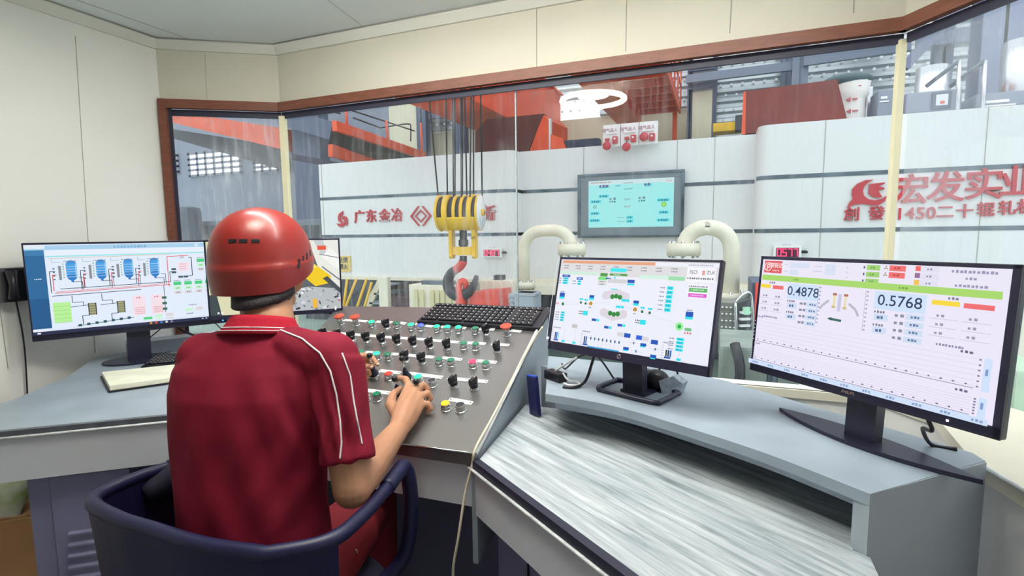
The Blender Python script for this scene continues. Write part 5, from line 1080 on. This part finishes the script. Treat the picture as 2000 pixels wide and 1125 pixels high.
for z in (4.75, 5.2): obj('railing', MB().cyl((-.93, 7, z), (-.93, 13.4, z), .018, M_orange, n=6), t)
mb = MB(); mb.lohi((-1.1, 13.2, 2.7), (-1.0, 13.3, 4.2), M_orange); mb.lohi((-1.1, 13.2, 2.9), (.2, 13.28, 3.0), M_orange); obj('bracket', mb, t)
# left walkway seen above the left panel
t = thing('crane_walkway', 'orange crane walkway with thin railing behind the streaked left pane', 'walkway', (-8, 11, 3))
def P_(px, py, y): return aty(px, py, y)
for (a, b, h, m) in (((648, 236, 8.6), (826, 298, 13.2), .20, M_orange), ((640, 282, 8.6), (770, 326, 12.5), .24, M_orange), ((560, 300, 8.8), (720, 330, 12.5), .12, M_navy)):
    A, B = P_(*a), P_(*b); mb = MB(); mb.prism([A, B, B-Vector((0, 0, h)), A-Vector((0, 0, h))], (.1, .02, 0), m); obj('beam', mb, t)
A, B, C_, D_ = P_(648, 250, 8.6), P_(826, 304, 13.2), P_(770, 330, 12.5), P_(640, 290, 8.6); mb = MB(); mb.prism([A, B, C_, D_], (0, 0, .03), M_dark); obj('deck', mb, t)
for pa, pb in (((676, 210, 9.2), (677, 244, 9.2)), ((754, 236, 11), (758, 276, 11)), ((822, 240, 13), (824, 298, 13))): obj('railing_post', MB().cyl(P_(*pa), P_(*pb), .03, M_orange, n=6), t)
for pa, pb in (((676, 212, 9.2), (810, 256, 12.8)), ((690, 230, 9.3), (744, 250, 11)), ((640, 215, 8.6), (664, 222, 9.1))): obj('railing', MB().cyl(P_(*pa), P_(*pb), .018, M_rope, n=6), t)
obj('railing', MB().tube(smooth_path([P_(742, 250, 11.2), P_(796, 242, 12.4), P_(802, 250, 12.5), P_(802, 276, 12.5)], 4), .018, M_rope, 6), t)
hbox('machine_post', 'pale column beside the dark blue column behind the streaked pane', 'column', 762, 190, 812, 300, 13.3, .4, M_creamw, down=1)
t = thing('crane_girder', 'dull red crane beam crossing the top of the hazy left pane', 'crane girder', aty(430, 260, 12))
A, B = aty(320, 214, 12), aty(560, 252, 12); mb = MB(); mb.prism([A, B, B-Vector((0, 0, .62)), A-Vector((0, 0, .35))], (0, .5, 0), M_orange); obj('web', mb, t)
A, B = aty(336, 252, 12.3), aty(575, 290, 12.3); mb = MB(); mb.prism([A, B, B-Vector((0, 0, .75)), A-Vector((0, 0, .3))], (0, .5, 0), M_dark); obj('dark_rail', mb, t)  # lower rail in the dark machine colour
A, B = aty(540, 208, 11.5), aty(660, 240, 11.5); mb = MB(); mb.prism([A, B, B-Vector((0, 0, .5)), A-Vector((0, 0, .5))], (0, .4, 0), M_navy); obj('end_beam', mb, t)
# hopper
t = thing('hopper', 'dark maroon hopper with an orange side above the left white panel', 'hopper', aty(990, 290, 9)); y = 9.0
Q = [aty(a, b, y) for a, b in ((928, 300), (928, 258), (950, 233), (1062, 222), (1032, 300))]; mb = MB(); mb.prism(Q, (0, .9, 0), mat('hopper_maroon', '#5a302c', .5)); obj('shell', mb, t)
Q = [aty(a, b, y+.0) for a, b in ((1062, 224), (1071, 234), (1071, 300), (1030, 300))]; mb = MB(); mb.prism(Q, (0.1, .9, 0), M_orange); obj('side', mb, t, 'orange side plate')
obj('leg', MB().lohi((aty(1040, 0, y).x, y+.3, HZ), (aty(1052, 0, y).x, y+.45, 2.9), M_maroon), t); obj('post', MB().lohi((aty(1071, 0, y).x, y-.02, .63), (aty(1075, 0, y).x, y+.06, aty(1071, 232, y).z), M_white_p), t)
t = thing('cable_reel', 'dark blue reel with red side between hopper and alarm panel', 'reel', aty(1110, 290, 8.65)); mb = MB(); A = aty(1085, 300, 8.65); B = aty(1170, 268, 8.65)
mb.lohi((A.x, 8.65, A.z), (B.x, 8.9, B.z), mat('reel_navy', '#2c3a52', .5), bevel=.05); obj('drum', mb, t)
mb = MB(); mb.prism([aty(1075, 262, 8.62), aty(1098, 270, 8.62), aty(1110, 300, 8.62), aty(1075, 300, 8.62)], (0, .025, 0), M_orange); obj('side_plate', mb, t)
# alarm panel with three lamps standing on the cladding edge
yA = 7.75; A = aty(1177, 288, yA); B = aty(1285, 240, yA); w = B.x-A.x; z0 = 2.6; h = aty(1230, 240, yA).z-z0
t = thing('alarm_panel', 'white three part alarm panel with red bells standing on the white cladding', 'alarm panel', (A.x+w/2, yA, z0))
for k in range(3):
    x0 = A.x+w*k/3; o = MB(); o.lohi((x0+.004, yA, z0), (x0+w/3-.004, yA+.08, z0+h), M_white_p, bevel=.008); o = obj('panel', o, t)
    mb = MB(); mb.lohi((x0+.05, yA-.03, z0+h*.56), (x0+w/3-.05, yA, z0+h*.86), mat('lamp_box_white', '#f3eef0', .4)); obj('sign_box', mb, o)
    mb = MB(); mb.text('隔气品人', basis((1, 0, 0), (0, 0, 1), (0, -1, 0), (x0+w/6-.02, yA-.032, z0+h*.71)), .058, mat('dull_red_print', '#a06070', .6), .001); obj('lettering', mb, o)
    mb = MB(); mb.box((x0+w/3*.72, yA-.025, z0+h*.28), (.075, .05, .10), M_red, bevel=.008); mb.box((x0+w/3*.70, yA-.052, z0+h*.33), (.025, .006, .025), M_white_p); obj('call_point', mb, o, 'red call point box')
    bz = (.02, -.09, .30)[k]; bx = x0+w/3*(.28, .36, .30)[k]; mb = MB(); mb.ell((bx, yA-.06, z0+h*bz), (.062, .045, .062), M_red); obj('bell', mb, o, 'round red alarm bell')
    if k < 2: mb = MB(); mb.cyl((bx, yA-.03, z0+h*bz), (bx, yA-.03, z0+h*.30), .006, M_rope, n=6); mb.box((bx, yA-.03, z0+h*.31), (.06, .03, .04), M_red); obj('bracket', mb, o)
# columns and truss in front of the corrugated wall
def column(px, w, y, label, z1=9, m=M_navy, py=300):
    A = aty(px, py, y); t = thing('steel_column', label, 'column', (A.x, y, HZ)); mb = MB(); mb.lohi((A.x-w/2, y, HZ), (A.x+w/2, y+.03, z1), m); obj('flange', mb, t)
    mb = MB(); mb.lohi((A.x-.02, y, HZ), (A.x+.02, y+w*.8, z1), m); obj('web', mb, t); mb = MB(); mb.lohi((A.x-w/2, y+w*.8, HZ), (A.x+w/2, y+w*.8+.03, z1), m); obj('flange', mb, t)
column(824, .30, 13.2, 'dark blue steel column left of the hook ropes'); column(896, .34, 13.2, 'dark blue steel column behind the hook ropes'); column(1345, .12, 13.3, 'thin dark steel column left of the cream column')
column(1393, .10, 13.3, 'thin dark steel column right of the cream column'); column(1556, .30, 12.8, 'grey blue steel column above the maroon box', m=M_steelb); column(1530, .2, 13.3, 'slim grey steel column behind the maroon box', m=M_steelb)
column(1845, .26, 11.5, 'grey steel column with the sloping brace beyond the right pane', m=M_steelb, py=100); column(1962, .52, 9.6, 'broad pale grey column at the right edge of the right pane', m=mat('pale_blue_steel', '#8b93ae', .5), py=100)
A = aty(1345, 262, 13.2); B = aty(1393, 110, 13.2); t = thing('cream_column', 'cream clad column right of the ribbed walkway', 'column', (A.x, 13.2, HZ)); mb = MB(); mb.lohi((A.x, 13.3, HZ), (B.x, 13.7, 4.6), M_creamw); obj('lower_shaft', mb, t); mb = MB(); mb.lohi((A.x, 13.3, 4.6), (B.x, 13.7, 9), M_sil); obj('upper_shaft', mb, t)
def beam(pa, pb, y, h, label, m=M_navy, nm='steel_beam'):
    A, B = aty(*pa, y), aty(*pb, y); d = (B-A).normalized(); n_ = Vector((d.z, 0, -d.x)) if abs(d.x) > .2 else Vector((1, 0, 0)); mb = MB(); mb.prism([A, B, B-n_*h if n_.z < 0 else B+n_*-h, A-n_*h if n_.z < 0 else A+n_*-h], (0, .1, 0), m)
    obj(nm, mb, None, label, 'beam')
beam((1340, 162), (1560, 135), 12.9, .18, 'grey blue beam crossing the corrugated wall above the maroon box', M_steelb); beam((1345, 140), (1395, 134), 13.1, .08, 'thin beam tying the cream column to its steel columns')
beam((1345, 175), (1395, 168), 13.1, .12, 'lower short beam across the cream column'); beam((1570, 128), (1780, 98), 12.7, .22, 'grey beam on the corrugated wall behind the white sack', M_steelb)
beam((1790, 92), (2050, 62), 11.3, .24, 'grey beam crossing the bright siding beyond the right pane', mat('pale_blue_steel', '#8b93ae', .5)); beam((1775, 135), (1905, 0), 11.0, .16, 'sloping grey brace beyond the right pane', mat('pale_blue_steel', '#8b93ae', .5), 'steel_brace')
beam((826, 205), (850, 190), 13.15, .12, 'short diagonal brace beside the dark blue column', M_navy, 'steel_brace'); beam((836, 232), (880, 228), 13.3, .16, 'short grey beam between the two dark blue columns')
# things standing on top of the right cladding
t = thing('maroon_box', 'maroon steel box standing on the right white cladding', 'steel box', aty(1550, 250, 8.0)); Q = [aty(a, b, 8.0) for a, b in ((1452, 262), (1455, 178), (1635, 155), (1657, 262))]; Q[0].z = Q[3].z = 2.682; mb = MB(); mb.prism(Q, (0, .26, 0), M_maroon); obj('shell', mb, t)
mb = MB(); mb.prism([aty(1448, 262, 7.99), aty(1452, 180, 7.99), aty(1457, 178, 7.99), aty(1456, 262, 7.99)], (0, .02, 0), M_orange); obj('edge', mb, t)
A = aty(1668, 228, 8.4); B = aty(1690, 150, 8.4); t = thing('sack', 'white bulk sack with red print and dark top behind the maroon box', 'sack', A); hh = B.z-A.z; rx = .21
M_sack = mat('white_sack_cloth', '#ece9e4', .8, bump=.5, bscale=12); rg = []
for k in range(15):
    u = k/14; r_ = rx*(.84+.1*u+.10*math.sin(u*9)*.4+(.14 if u > .62 else 0)); rg.append([Vector((A.x-.05+r_*math.cos(2*math.pi*j/24)*(1+.03*math.sin(3*j+5*k)), 8.45+.75*r_*math.sin(2*math.pi*j/24), A.z-.1+(hh+.1)*u)) for j in range(24)])
mb = MB(); mb.loft(rg, M_sack); obj('cloth', mb, t)
mb = MB(); mb.ell((A.x-.09, 8.45, B.z-.02), (.30, .2, .09), mat('dark_green_tarp', '#4a6064', .7)); obj('top_cover', mb, t, 'dark top cover')
M_pr = mat('faded_red_print', '#c8707a', .7); mb = MB()
for dz, dx in ((.12, -.02), (.42, -.03), (.74, .0)): dz *= hh; mb.prism([(A.x+dx-.09, 8.30, A.z+dz), (A.x+dx-.04, 8.29, A.z+dz+.028), (A.x+dx-.04, 8.29, A.z+dz-.028)], (0, .03, 0), M_pr); mb.box((A.x+dx+.01, 8.30, A.z+dz), (.06, .03, .014), M_pr)
obj('print', mb, t, 'red printed marks')
def lit(t, A, B, y):
    w = B.x-A.x
    mb = MB(); mb.lohi((A.x+w*.15, y-.012, B.z-.12), (A.x+w*.5, y, B.z-.09), M_white_p); mb.lohi((A.x+w*.1, y-.012, B.z-.16), (A.x+w*.6, y, B.z-.145), M_white_p); obj('label_plate', mb, t)
pg_ = mat('cabinet_grey', '#8f97a6', .45)
hbox('control_cabinet', 'small grey control cabinet on the cladding left of the corner post', 'cabinet', 1712, 172, 1752, 240, 8.2, .4, pg_, lit)
def meter(t, A, B, y):
    c_ = aty(1838, 196, y); mb = MB(); mb.box((c_.x, y-.01, c_.z), (.19, .03, .2), mat('meter_frame', '#5d6b7c', .4), bevel=.006); mb = mb.box((c_.x, y-.028, c_.z), (.12, .01, .13), M_sil); mb.box((c_.x+.005, y-.035, c_.z-.03), (.04, .01, .03), M_orange); obj('meter', mb, t, 'square panel meter')
hbox('control_cabinet', 'wide grey control cabinet with a square meter seen through the right pane', 'cabinet', 1768, 172, 1880, 222, 8.0, .5, pg_, meter)
hbox('control_cabinet', 'broad grey cabinet at the right end of the cladding top', 'cabinet', 1905, 172, 2040, 210, 8.0, .5, pg_, lit)
for (pa, pb, w, lb) in (((1822, 132), (1818, 180), .30, 'shiny silver duct above the wide control cabinet'), ((2000, 80), (1996, 170), .35, 'shiny silver duct at the right edge above the broad cabinet')):
    A, B = aty(*pa, 8.7), aty(*pb, 8.7); obj('silver_duct', MB().cyl(B-Vector((0, 0, .6)), A, w/2*1.2, M_sil, n=28), None, lb, 'duct')
for i, (pa, pb, lb) in enumerate((((1874, 118), (1870, 225), 'bright steel pole with a slanted arm beside the square meter cabinet'), ((1924, 118), (1919, 220), 'bright steel pole with a slanted arm beside the broad cabinet'))):
    A, B = aty(*pa, 7.9), aty(*pb, 7.9); t = thing('steel_pole', lb, 'pole', B); obj('pole', MB().cyl(B-Vector((0, 0, .1)), A, .022, M_sil, n=10), t); obj('arm', MB().cyl(A, A+Vector((-.25, .2, -.22)), .025, M_strip, n=8), t)
hbox('control_cabinet', 'slim bright cabinet between the white sack and the corner post', 'cabinet', 1690, 168, 1706, 225, 8.75, .3, M_sil, down=1)
hbox('yellow_trolley', 'small yellow crane trolley far back below the corrugated wall', 'trolley', 1392, 236, 1450, 258, 12.5, .5, M_yellow, lambda t, A, B, y: obj('motor', MB().lohi((A.x+.45, y-.05, A.z), (B.x+.1, y+.3, B.z+.12), M_dark), t))
A = aty(1290, 275, 12.6); mb = MB(); mb.lohi((A.x, 12.6, 2.5), (2.5, 13.0, 3.15), M_navy); obj('steel_beam', mb, None, 'long dark blue beam low behind the white cladding', 'beam')
# ================================================================ the seated operator
yw = math.radians(18); PR = Vector((math.cos(yw), math.sin(yw), 0)); PF = Vector((-math.sin(yw), math.cos(yw), 0)); PU = Vector((0, 0, 1))
per = thing('person', 'person in red polo shirt and red helmet seated at the console with hands on joysticks', 'person', (-.95, .87, 0))
sR = atd(655, 708, 1.19); sL = sR-PR*.335+PF*.02
eR = atd(688, 955, 1.125); wR = onp(776, 842, .045); eL = Vector((-1.165, 1.085, .955)); wL = onp(662, 722, .06)
HC = atd(513, 500, 1.30)                                   # helmet centre
hp_ = Matrix.Rotation(math.radians(3), 3, 'X')            # head bent a little forward
HM = Matrix((PR, PF, PU)).transposed() @ Matrix.Rotation(math.radians(-12), 3, 'Z') @ hp_; HT = Matrix.Translation(HC) @ HM.to_4x4()
H = lambda x, y, z: HT @ Vector((x, y, z))
N0 = atd(511, 650, 1.232)
# ---- body: head, neck, arms and hands in one surface
b = MB()
b.ell(H(0, -.005, -.005), (.073, .093, .10), M_skin, R=HM); b.ell(H(0, .018, -.075), (.062, .072, .062), M_skin, R=HM); b.ell(H(0, .048, -.118), (.040, .036, .030), M_skin, R=HM)
for s_ in (-1, 1):
    b.ell(H(s_*.038, .052, -.07), (.028, .026, .032), M_skin, R=HM); b.ell(H(s_*.072, -.005, -.062), (.011, .018, .031), M_skin, R=HM)
    b.ell(H(s_*.03, .072, -.022), (.024, .014, .010), M_skin, R=HM)
b.caps([H(0, .078, -.03), H(0, .095, -.062)], [.008, .013], M_skin); b.ell(H(0, .084, -.092), (.021, .010, .006), M_skin, R=HM); b.ell(H(0, .082, -.102), (.018, .010, .006), M_skin, R=HM)
b.caps([H(0.006, -.004, -.045), N0+PF*.014+PR*.008+PU*.02, N0-PU*.06], [.057, .060, .068], M_skin, 18)
b.caps([sR-PR*.02, sR+(eR-sR)*.5, eR], [.050, .047, .041], M_skin, 16)
b.caps([eR, eR+(wR-eR)*.28, eR+(wR-eR)*.7, wR], [.040, .0425, .034, .0285], M_skin, 16)
b.caps([sL, sL+(eL-sL)*.5, eL], [.050, .045, .038], M_skin, 16); b.caps([eL, eL+(wL-eL)*.3, eL+(wL-eL)*.75, wL], [.038, .041, .031, .0265], M_skin, 16)
b.caps([sL+PR*.03, N0-PU*.09, sR-PR*.03], [.05, .07, .05], M_skin, 14); b.caps([N0-PU*.09, N0-PU*.30+PF*.01], [.08, .10], M_skin, 14)
# right hand closing on two joysticks
M4 = [onp(799, 756, .062), onp(811, 763, .060), onp(819, 775, .052), onp(821, 790, .042)]
b.caps([wR, (wR+M4[0])/2+KN*.004, M4[0]], [.027, .024, .0155], M_skin); b.caps([wR, (wR+M4[1])/2+KN*.006, M4[1]], [.027, .025, .016], M_skin)
b.caps([wR, (wR+M4[2])/2+KN*.002, M4[2]], [.027, .024, .0155], M_skin); b.caps([wR, (wR+M4[3])/2-KN*.004, M4[3]], [.026, .022, .0145], M_skin)
FR_ = .0088
b.caps([M4[0], onp(793, 741, .070), onp(779, 738, .060), onp(772, 744, .050)], [.0125, .0108, .0092, .0078], M_skin)
b.caps([M4[1], onp(826, 752, .062), onp(835, 760, .045), onp(829, 768, .034)], [.0128, .011, .0096, .0082], M_skin)
b.caps([M4[2], onp(835, 768, .046), onp(841, 778, .030), onp(834, 786, .022)], [.0122, .0105, .0092, .0078], M_skin)
b.caps([M4[3], onp(836, 789, .034), onp(841, 798, .022), onp(834, 804, .014)], [.0112, .0096, .0084, .0072], M_skin)
b.caps([wR+(M4[0]-wR)*.25, onp(763, 790, .048), onp(767, 771, .050), onp(781, 759, .046)], [.021, .0165, .012, .0092], M_skin)
# left hand holding the far joystick between thumb and finger
L4 = [onp(690, 698, .086), onp(689, 706, .074), onp(688, 714, .060), onp(686, 721, .047)]
for i, r_ in enumerate((.0155, .016, .015, .014)): b.caps([wL, (wL+L4[i])/2+KN*.003, L4[i]], [.0255, .022, r_], M_skin)
b.caps([L4[0], onp(712, 694, .082), onp(728, 699, .070), onp(738, 712, .056)], [.012, .0105, .009, .0076], M_skin)
b.caps([L4[1], onp(711, 703, .062), onp(724, 710, .048), onp(729, 718, .036)], [.0122, .0105, .009, .0076], M_skin)
b.caps([L4[2], onp(706, 719, .046), onp(719, 724, .036), onp(722, 731, .026)], [.0115, .010, .0088, .0074], M_skin)
b.caps([L4[3], onp(702, 729, .034), onp(713, 733, .024), onp(716, 738, .017)], [.0105, .0092, .0082, .007], M_skin)
b.caps([wL+(L4[2]-wL)*.3, onp(681, 718, .074), onp(703, 715, .072), onp(725, 716, .056)], [.019, .0148, .0112, .0086], M_skin)
body = fuse(b, .0032, 5, .5)
bo = obj('body', body, per, recalc=False)
# nails
nl = mat('finger_nail', '#e8b9a6', .3)
for p, d in ((onp(772, 744, .057), KN), (onp(829, 766, .042), KN), (onp(834, 785, .029), KN), (onp(738, 711, .063), KN), (onp(726, 716, .064), KN)):
    m1 = MB(); m1.ell(p, (.0048, .0058, .0016), nl, R=rotto(KN).to_3x3(), nu=10, nv=6); obj('nail', m1, bo)
for s_ in (-1, 1):
    m1 = MB(); m1.ell(H(s_*.031, .078, -.038), (.012, .009, .010), M_white_p, R=HM); m1.ell(H(s_*.031, .0855, -.038), (.0052, .003, .0052), M_hair, R=HM); obj('eye', m1, bo)
# ---- hair below the helmet rim
hr = MB(); rg = []; NA_ = H(.006, -.004, -.045); NB_ = N0+PF*.014+PR*.008+PU*.02
for k in range(8):
    z = .02-.135*k/7; s_ = max(0, (-z-.045)/.11); w = min(1, max(0, (-z-.02)/.05)); c = H(0, -.006, z)*(1-w)+(NA_+(NB_-NA_)*s_)*w; c.z = H(0, -.006, z).z
    ro = [(.0775*(1-w)+.068*w, .0985*(1-w)+.086*w), (.066*(1-w)+.05*w, .085*(1-w)+.05*w)]; X_, Y_ = HM @ Vector((1, 0, 0)), HM @ Vector((0, 1, 0))
    rg.append([c+X_*ro[0][0]*math.sin(math.radians(a))-Y_*ro[0][1]*math.cos(math.radians(a))+PU*.025*(k/7)*(1-math.cos(math.radians(a)))*.8 for a in range(-105, 106, 10)]+[c+X_*ro[1][0]*math.sin(math.radians(a))-Y_*ro[1][1]*math.cos(math.radians(a)) for a in range(105, -106, -10)])
hr.loft(rg, M_hair); obj('hair', hr, per, 'short dark hair at the nape')
# ---- polo shirt
sh = MB(); rings = []
for px, py, d, a, bb in ((503, 1120, 1.17, .172, .128), (501, 1060, 1.175, .166, .122), (497, 990, 1.18, .162, .117), (491, 900, 1.19, .167, .115), (490, 820, 1.197, .176, .116), (492, 760, 1.203, .184, .112), (496, 715, 1.212, .182, .100), (500, 682, 1.218, .150, .086), (505, 655, 1.224, .102, .073), (509, 636, 1.23, .072, .063)):
    c = atd(px, py, d); rings.append([c+PR*a*math.copysign(abs(math.cos(t))**.88, math.cos(t))+PF*bb*math.copysign(abs(math.sin(t))**.88, math.sin(t)) for t in [2*math.pi*k/36 for k in range(36)]])
sh.loft(rings, M_shirt)
def sleeve(s, e, frac, out, r0, r1):
    h_ = s+(e-s)*frac; sh.ell(s-out*.012+PU*.004, (r0*1.02,)*3, M_shirt, nu=18); sh.caps([s-out*.012, s-out*.10+PU*.035], [r0*.98, .05], M_shirt, 16)
    P = [s+(h_-s)*k/6 for k in range(7)]; sh.tube(P, [r0+(r1-r0)*k/6+(.004 if k == 6 else 0) for k in range(7)], M_shirt, 20)
    q_ = s-out*.05-PU*.07; sh.caps([q_, s+(h_-s)*.35-out*.01], [.06, .05], M_shirt, 14)
sleeve(sR, eR, .80, PR, .0665, .0560); sleeve(sL, eL, .78, -PR, .060, .055)
# soft cloth folds that gather towards the sleeves and the waist
shb = fuse(sh, .0055, 7, .5)
def fold(v):
    w = 0
    for (c, d, lam, amp, rad) in FOLDS:
        q_ = v.co-c; w += amp*math.sin(q_.dot(d)/lam*2*math.pi)*math.exp(-q_.length_squared/rad**2)
    return w
FOLDS = [(atd(640, 830, 1.09), (PU*.35+PR).normalized(), .034, .0048, .085), (atd(560, 800, 1.06), (PU+PR*1.6).normalized(), .075, .003, .12), (atd(470, 980, 1.06), (PU*.5+PR).normalized(), .085, .003, .16), (atd(600, 960, 1.07), (PU*.6-PR).normalized(), .07, .0035, .12), (atd(420, 850, 1.08), (PU*.4-PR).normalized(), .09, .0025, .14), (atd(680, 850, 1.10), PR, .03, .005, .06)]
shb.bm.normal_update(); dis = [(v, v.normal.copy()*fold(v)) for v in shb.bm.verts]
for v, d in dis: v.co += d
SHB = BVHTree.FromBMesh(shb.bm)
sho = obj('polo_shirt', shb, per, recalc=False)
def hit(px, py):
    d = V(ray(px, py)).normalized(); p, n, i, t_ = SHB.ray_cast(V(CP), d); return (p, n) if p else (None, None)
def piping(P, r=.0021, m=M_piping):
    pts = []
    for (x0, y0), (x1, y1) in zip(P, P[1:]):
        n_ = max(2, int(math.hypot(x1-x0, y1-y0)/8))
        for k in range(n_+(1 if (x1, y1) == P[-1] else 0)):
            p, n = hit(x0+(x1-x0)*k/n_, y0+(y1-y0)*k/n_)
            if p: pts.append(p+n*.0008)
    if len(pts) > 2: obj('piping', MB().tube(smooth_path(pts, 2), r, m, 6), sho)
piping([(548, 645), (590, 662), (625, 690), (645, 725), (657, 770), (664, 820), (667, 865), (664, 896)]); piping([(668, 690), (684, 735), (690, 780), (698, 825), (707, 868)])
# collar
cl = MB(); cr = []; NA = 40
def cpt(u, a):
    """u: 0 fold top, 1 outer hem; a: angle from the nape"""
    back_ = math.cos(a); c = N0+PU*(.042-.038*u)+PF*(.012-.012*u); rx = .070+.026*u**1.2; ry = .066+.022*u**1.2
    return c+PR*rx*math.sin(a)-PF*ry*math.cos(a)+PU*(.010*back_-.016*(1-back_)*.5)
for u in (0, .25, .5, .75, 1.0): cr.append([cpt(u, math.radians(-165+330*k/NA)) for k in range(NA+1)])
inn = [[p-(p-N0).normalized()*.004 for p in r_] for r_ in cr]
full = cr+inn[::-1]; n1 = NA+1; vs = [p for r_ in full for p in r_]; fs = []
for k in range(len(full)):
    k2 = (k+1) % len(full)
    for i in range(NA): fs.append([k*n1+i, k*n1+i+1, k2*n1+i+1, k2*n1+i])
cl.add(vs, fs, M_collar, True); clo = obj('collar', cl, sho, 'knitted collar with two pale stripes')
for u in (.66, .82): obj('stripe', MB().tube([cpt(u, math.radians(-160+320*k/60))+(cpt(u, math.radians(-160+320*k/60))-N0).normalized()*.0006 for k in range(61)], .0013, M_piping, 6), sho)
# ---- trousers and shoes
tr = MB(); hpv = atd(503, 1118, 1.175); hpv.z = .565
tr.ell(hpv, (.178, .14, .11), M_trous, R=Matrix((PR, PF, PU)).transposed())
kn = {}
for s_ in (-1, 1):
    h0 = hpv+PR*.09*s_+PF*.02; k0 = hpv+PR*.125*s_+PF*.43+PU*-.015; a0 = k0-PU*.43+PF*.02; kn[s_] = a0
    tr.caps([h0, (h0+k0)/2, k0], [.098, .088, .068], M_trous, 18); tr.caps([k0, k0*.5+a0*.5, a0], [.068, .06, .05], M_trous, 16)
trb = fuse(tr, .007, 6, .5); trb.bm.normal_update(); TRB = BVHTree.FromBMesh(trb.bm); tro = obj('trousers', trb, per, recalc=False)
zp = hpv+PR*.265+PF*.05+PU*.02
d = V(ray(693, 1078)).normalized(); p, n, i, t_ = TRB.ray_cast(V(CP), d)
if p:
    z0 = MB(); z0.tube([p+n*.002+Vector((.006*math.cos(k*.7), 0, .006*math.sin(k*.7))) for k in range(10)], .0013, M_chrome, 6); z0.tube([p+n*.003-PU*.006, p+n*.004-PU*.03], [.002, .003], M_collar, 6); obj('zip_pull', z0, tro)
for s_ in (-1, 1):
    a0 = kn[s_]; m1 = MB(); m1.ell(Vector((a0.x, a0.y, .05))+PF*.06, (.048, .135, .05), M_black, R=Matrix((PR, PF, PU)).transposed()); obj('shoe', m1, per)
# ---- helmet
hm = MB(); prof = [(.03, .1355), (.2, .1335), (.38, .1275), (.55, .1165), (.70, .100), (.82, .080), (.91, .055), (.965, .027), (.993, -.002), (1.0, -.0145), (1.016, -.0165), (1.018, -.03), (1.008, -.055), (.985, None)]
NH = 64; rings = []
def hshell(r_, z, a, t=0):
    c_, s_ = math.cos(a), math.sin(a)                       # a = 0 at the front
    fr = max(0, c_); rim = -.092+.060*max(0, c_+.45)/1.45
    if z is None: z = rim
    elif z < -.02: z = z*(-rim/.088) if rim > -.088 else z
    r2 = r_*(1+(.10*fr**4 if z < .03 else .10*fr**4*max(0, 1-(z-.03)/.06)))
    x, y = (.1165-t)*r2*s_, (.139-t)*r2*c_-.004
    w = math.exp(-((x/.022)**2)); zz = z+(.0025*w*max(0, min(1, (y+.06)/.05)) if z > .05 else 0)
    return H(x*.95, y*.93, (zz-(t if z > .1 else 0))*.875)
for r_, z in prof: rings.append([hshell(r_, z, 2*math.pi*k/NH) for k in range(NH)])
ins = [[hshell(r_*.985, z, 2*math.pi*k/NH, .004) for k in range(NH)] for r_, z in prof[::-1]]
hm.loft(rings+ins, M_helmet, cap=True)
hm.bm.normal_update(); HB = BVHTree.FromBMesh(hm.bm); hmo = obj('helmet', hm, per, 'glossy red vented helmet', sharp=60)
def vent(px, py, sx, sy, m=M_black, ang=0, name='vent', h=.003):
    d = V(ray(px, py)).normalized(); p, n, i, t_ = HB.ray_cast(V(CP), d)
    if not p: return
    n = n if n.dot(d) < 0 else -n; x = PU.cross(n).normalized(); y = n.cross(x); M = basis(x*math.cos(ang)+y*math.sin(ang), -x*math.sin(ang)+y*math.cos(ang), n, p-n*(h*.12))
    m1 = MB(M); m1.box((0, 0, 0), (sx, sy, h), m, bevel=min(sx, sy, h)*.3); obj(name, m1, hmo)
for px in (454, 475, 499): vent(px, 470.5, .0175, .0085)
vent(524, 404, .022, .006, ang=-.1); vent(552, 411, .018, .007, ang=-.5)
for k, (px, py) in enumerate(((584, 515), (592, 508), (599.5, 501), (606, 494))): vent(px, py, .0075, .024-.003*k, M_black, -.3, 'vent', .002)
pk = MB(); pk.ell(H(0, .119, -.010), (.045, .020, .020), M_helmet, R=HM); obj('front_ridge', pk, hmo)
# ================================================================ things of one kind share a group phrase
GROUPS = {'monitor': 'computer monitors on the desks and console', 'keyboard': 'keyboards on the desks', 'monitor_cable': 'black cables hanging from the monitors', 'ceiling_lamp': 'lamps on the cabin ceiling',
          'bent_pipe': 'bent cream pipes in front of the mill', 'digit_display': 'red digit displays on the cladding', 'company_lettering': 'red lettering on the white cladding', 'machine_post': 'posts under the mill front',
          'dark_machine': 'dark machine bases under the mill front', 'machine_cabinet': 'grey machines behind the left panes', 'crane_girder': 'crane girders in the hall', 'crane_walkway': 'crane walkways in the hall',
          'steel_column': 'steel columns along the hall wall', 'steel_beam': 'steel beams along the hall wall', 'steel_brace': 'sloping braces along the hall wall', 'control_cabinet': 'grey cabinets on top of the right cladding',
          'silver_duct': 'silver ducts above the grey cabinets', 'steel_pole': 'steel poles on top of the right cladding'}
for o in SC.objects:
    if o.parent is None and o.get('category'):
        g = GROUPS.get(o.name.split('.')[0])
        if g: o['group'] = g
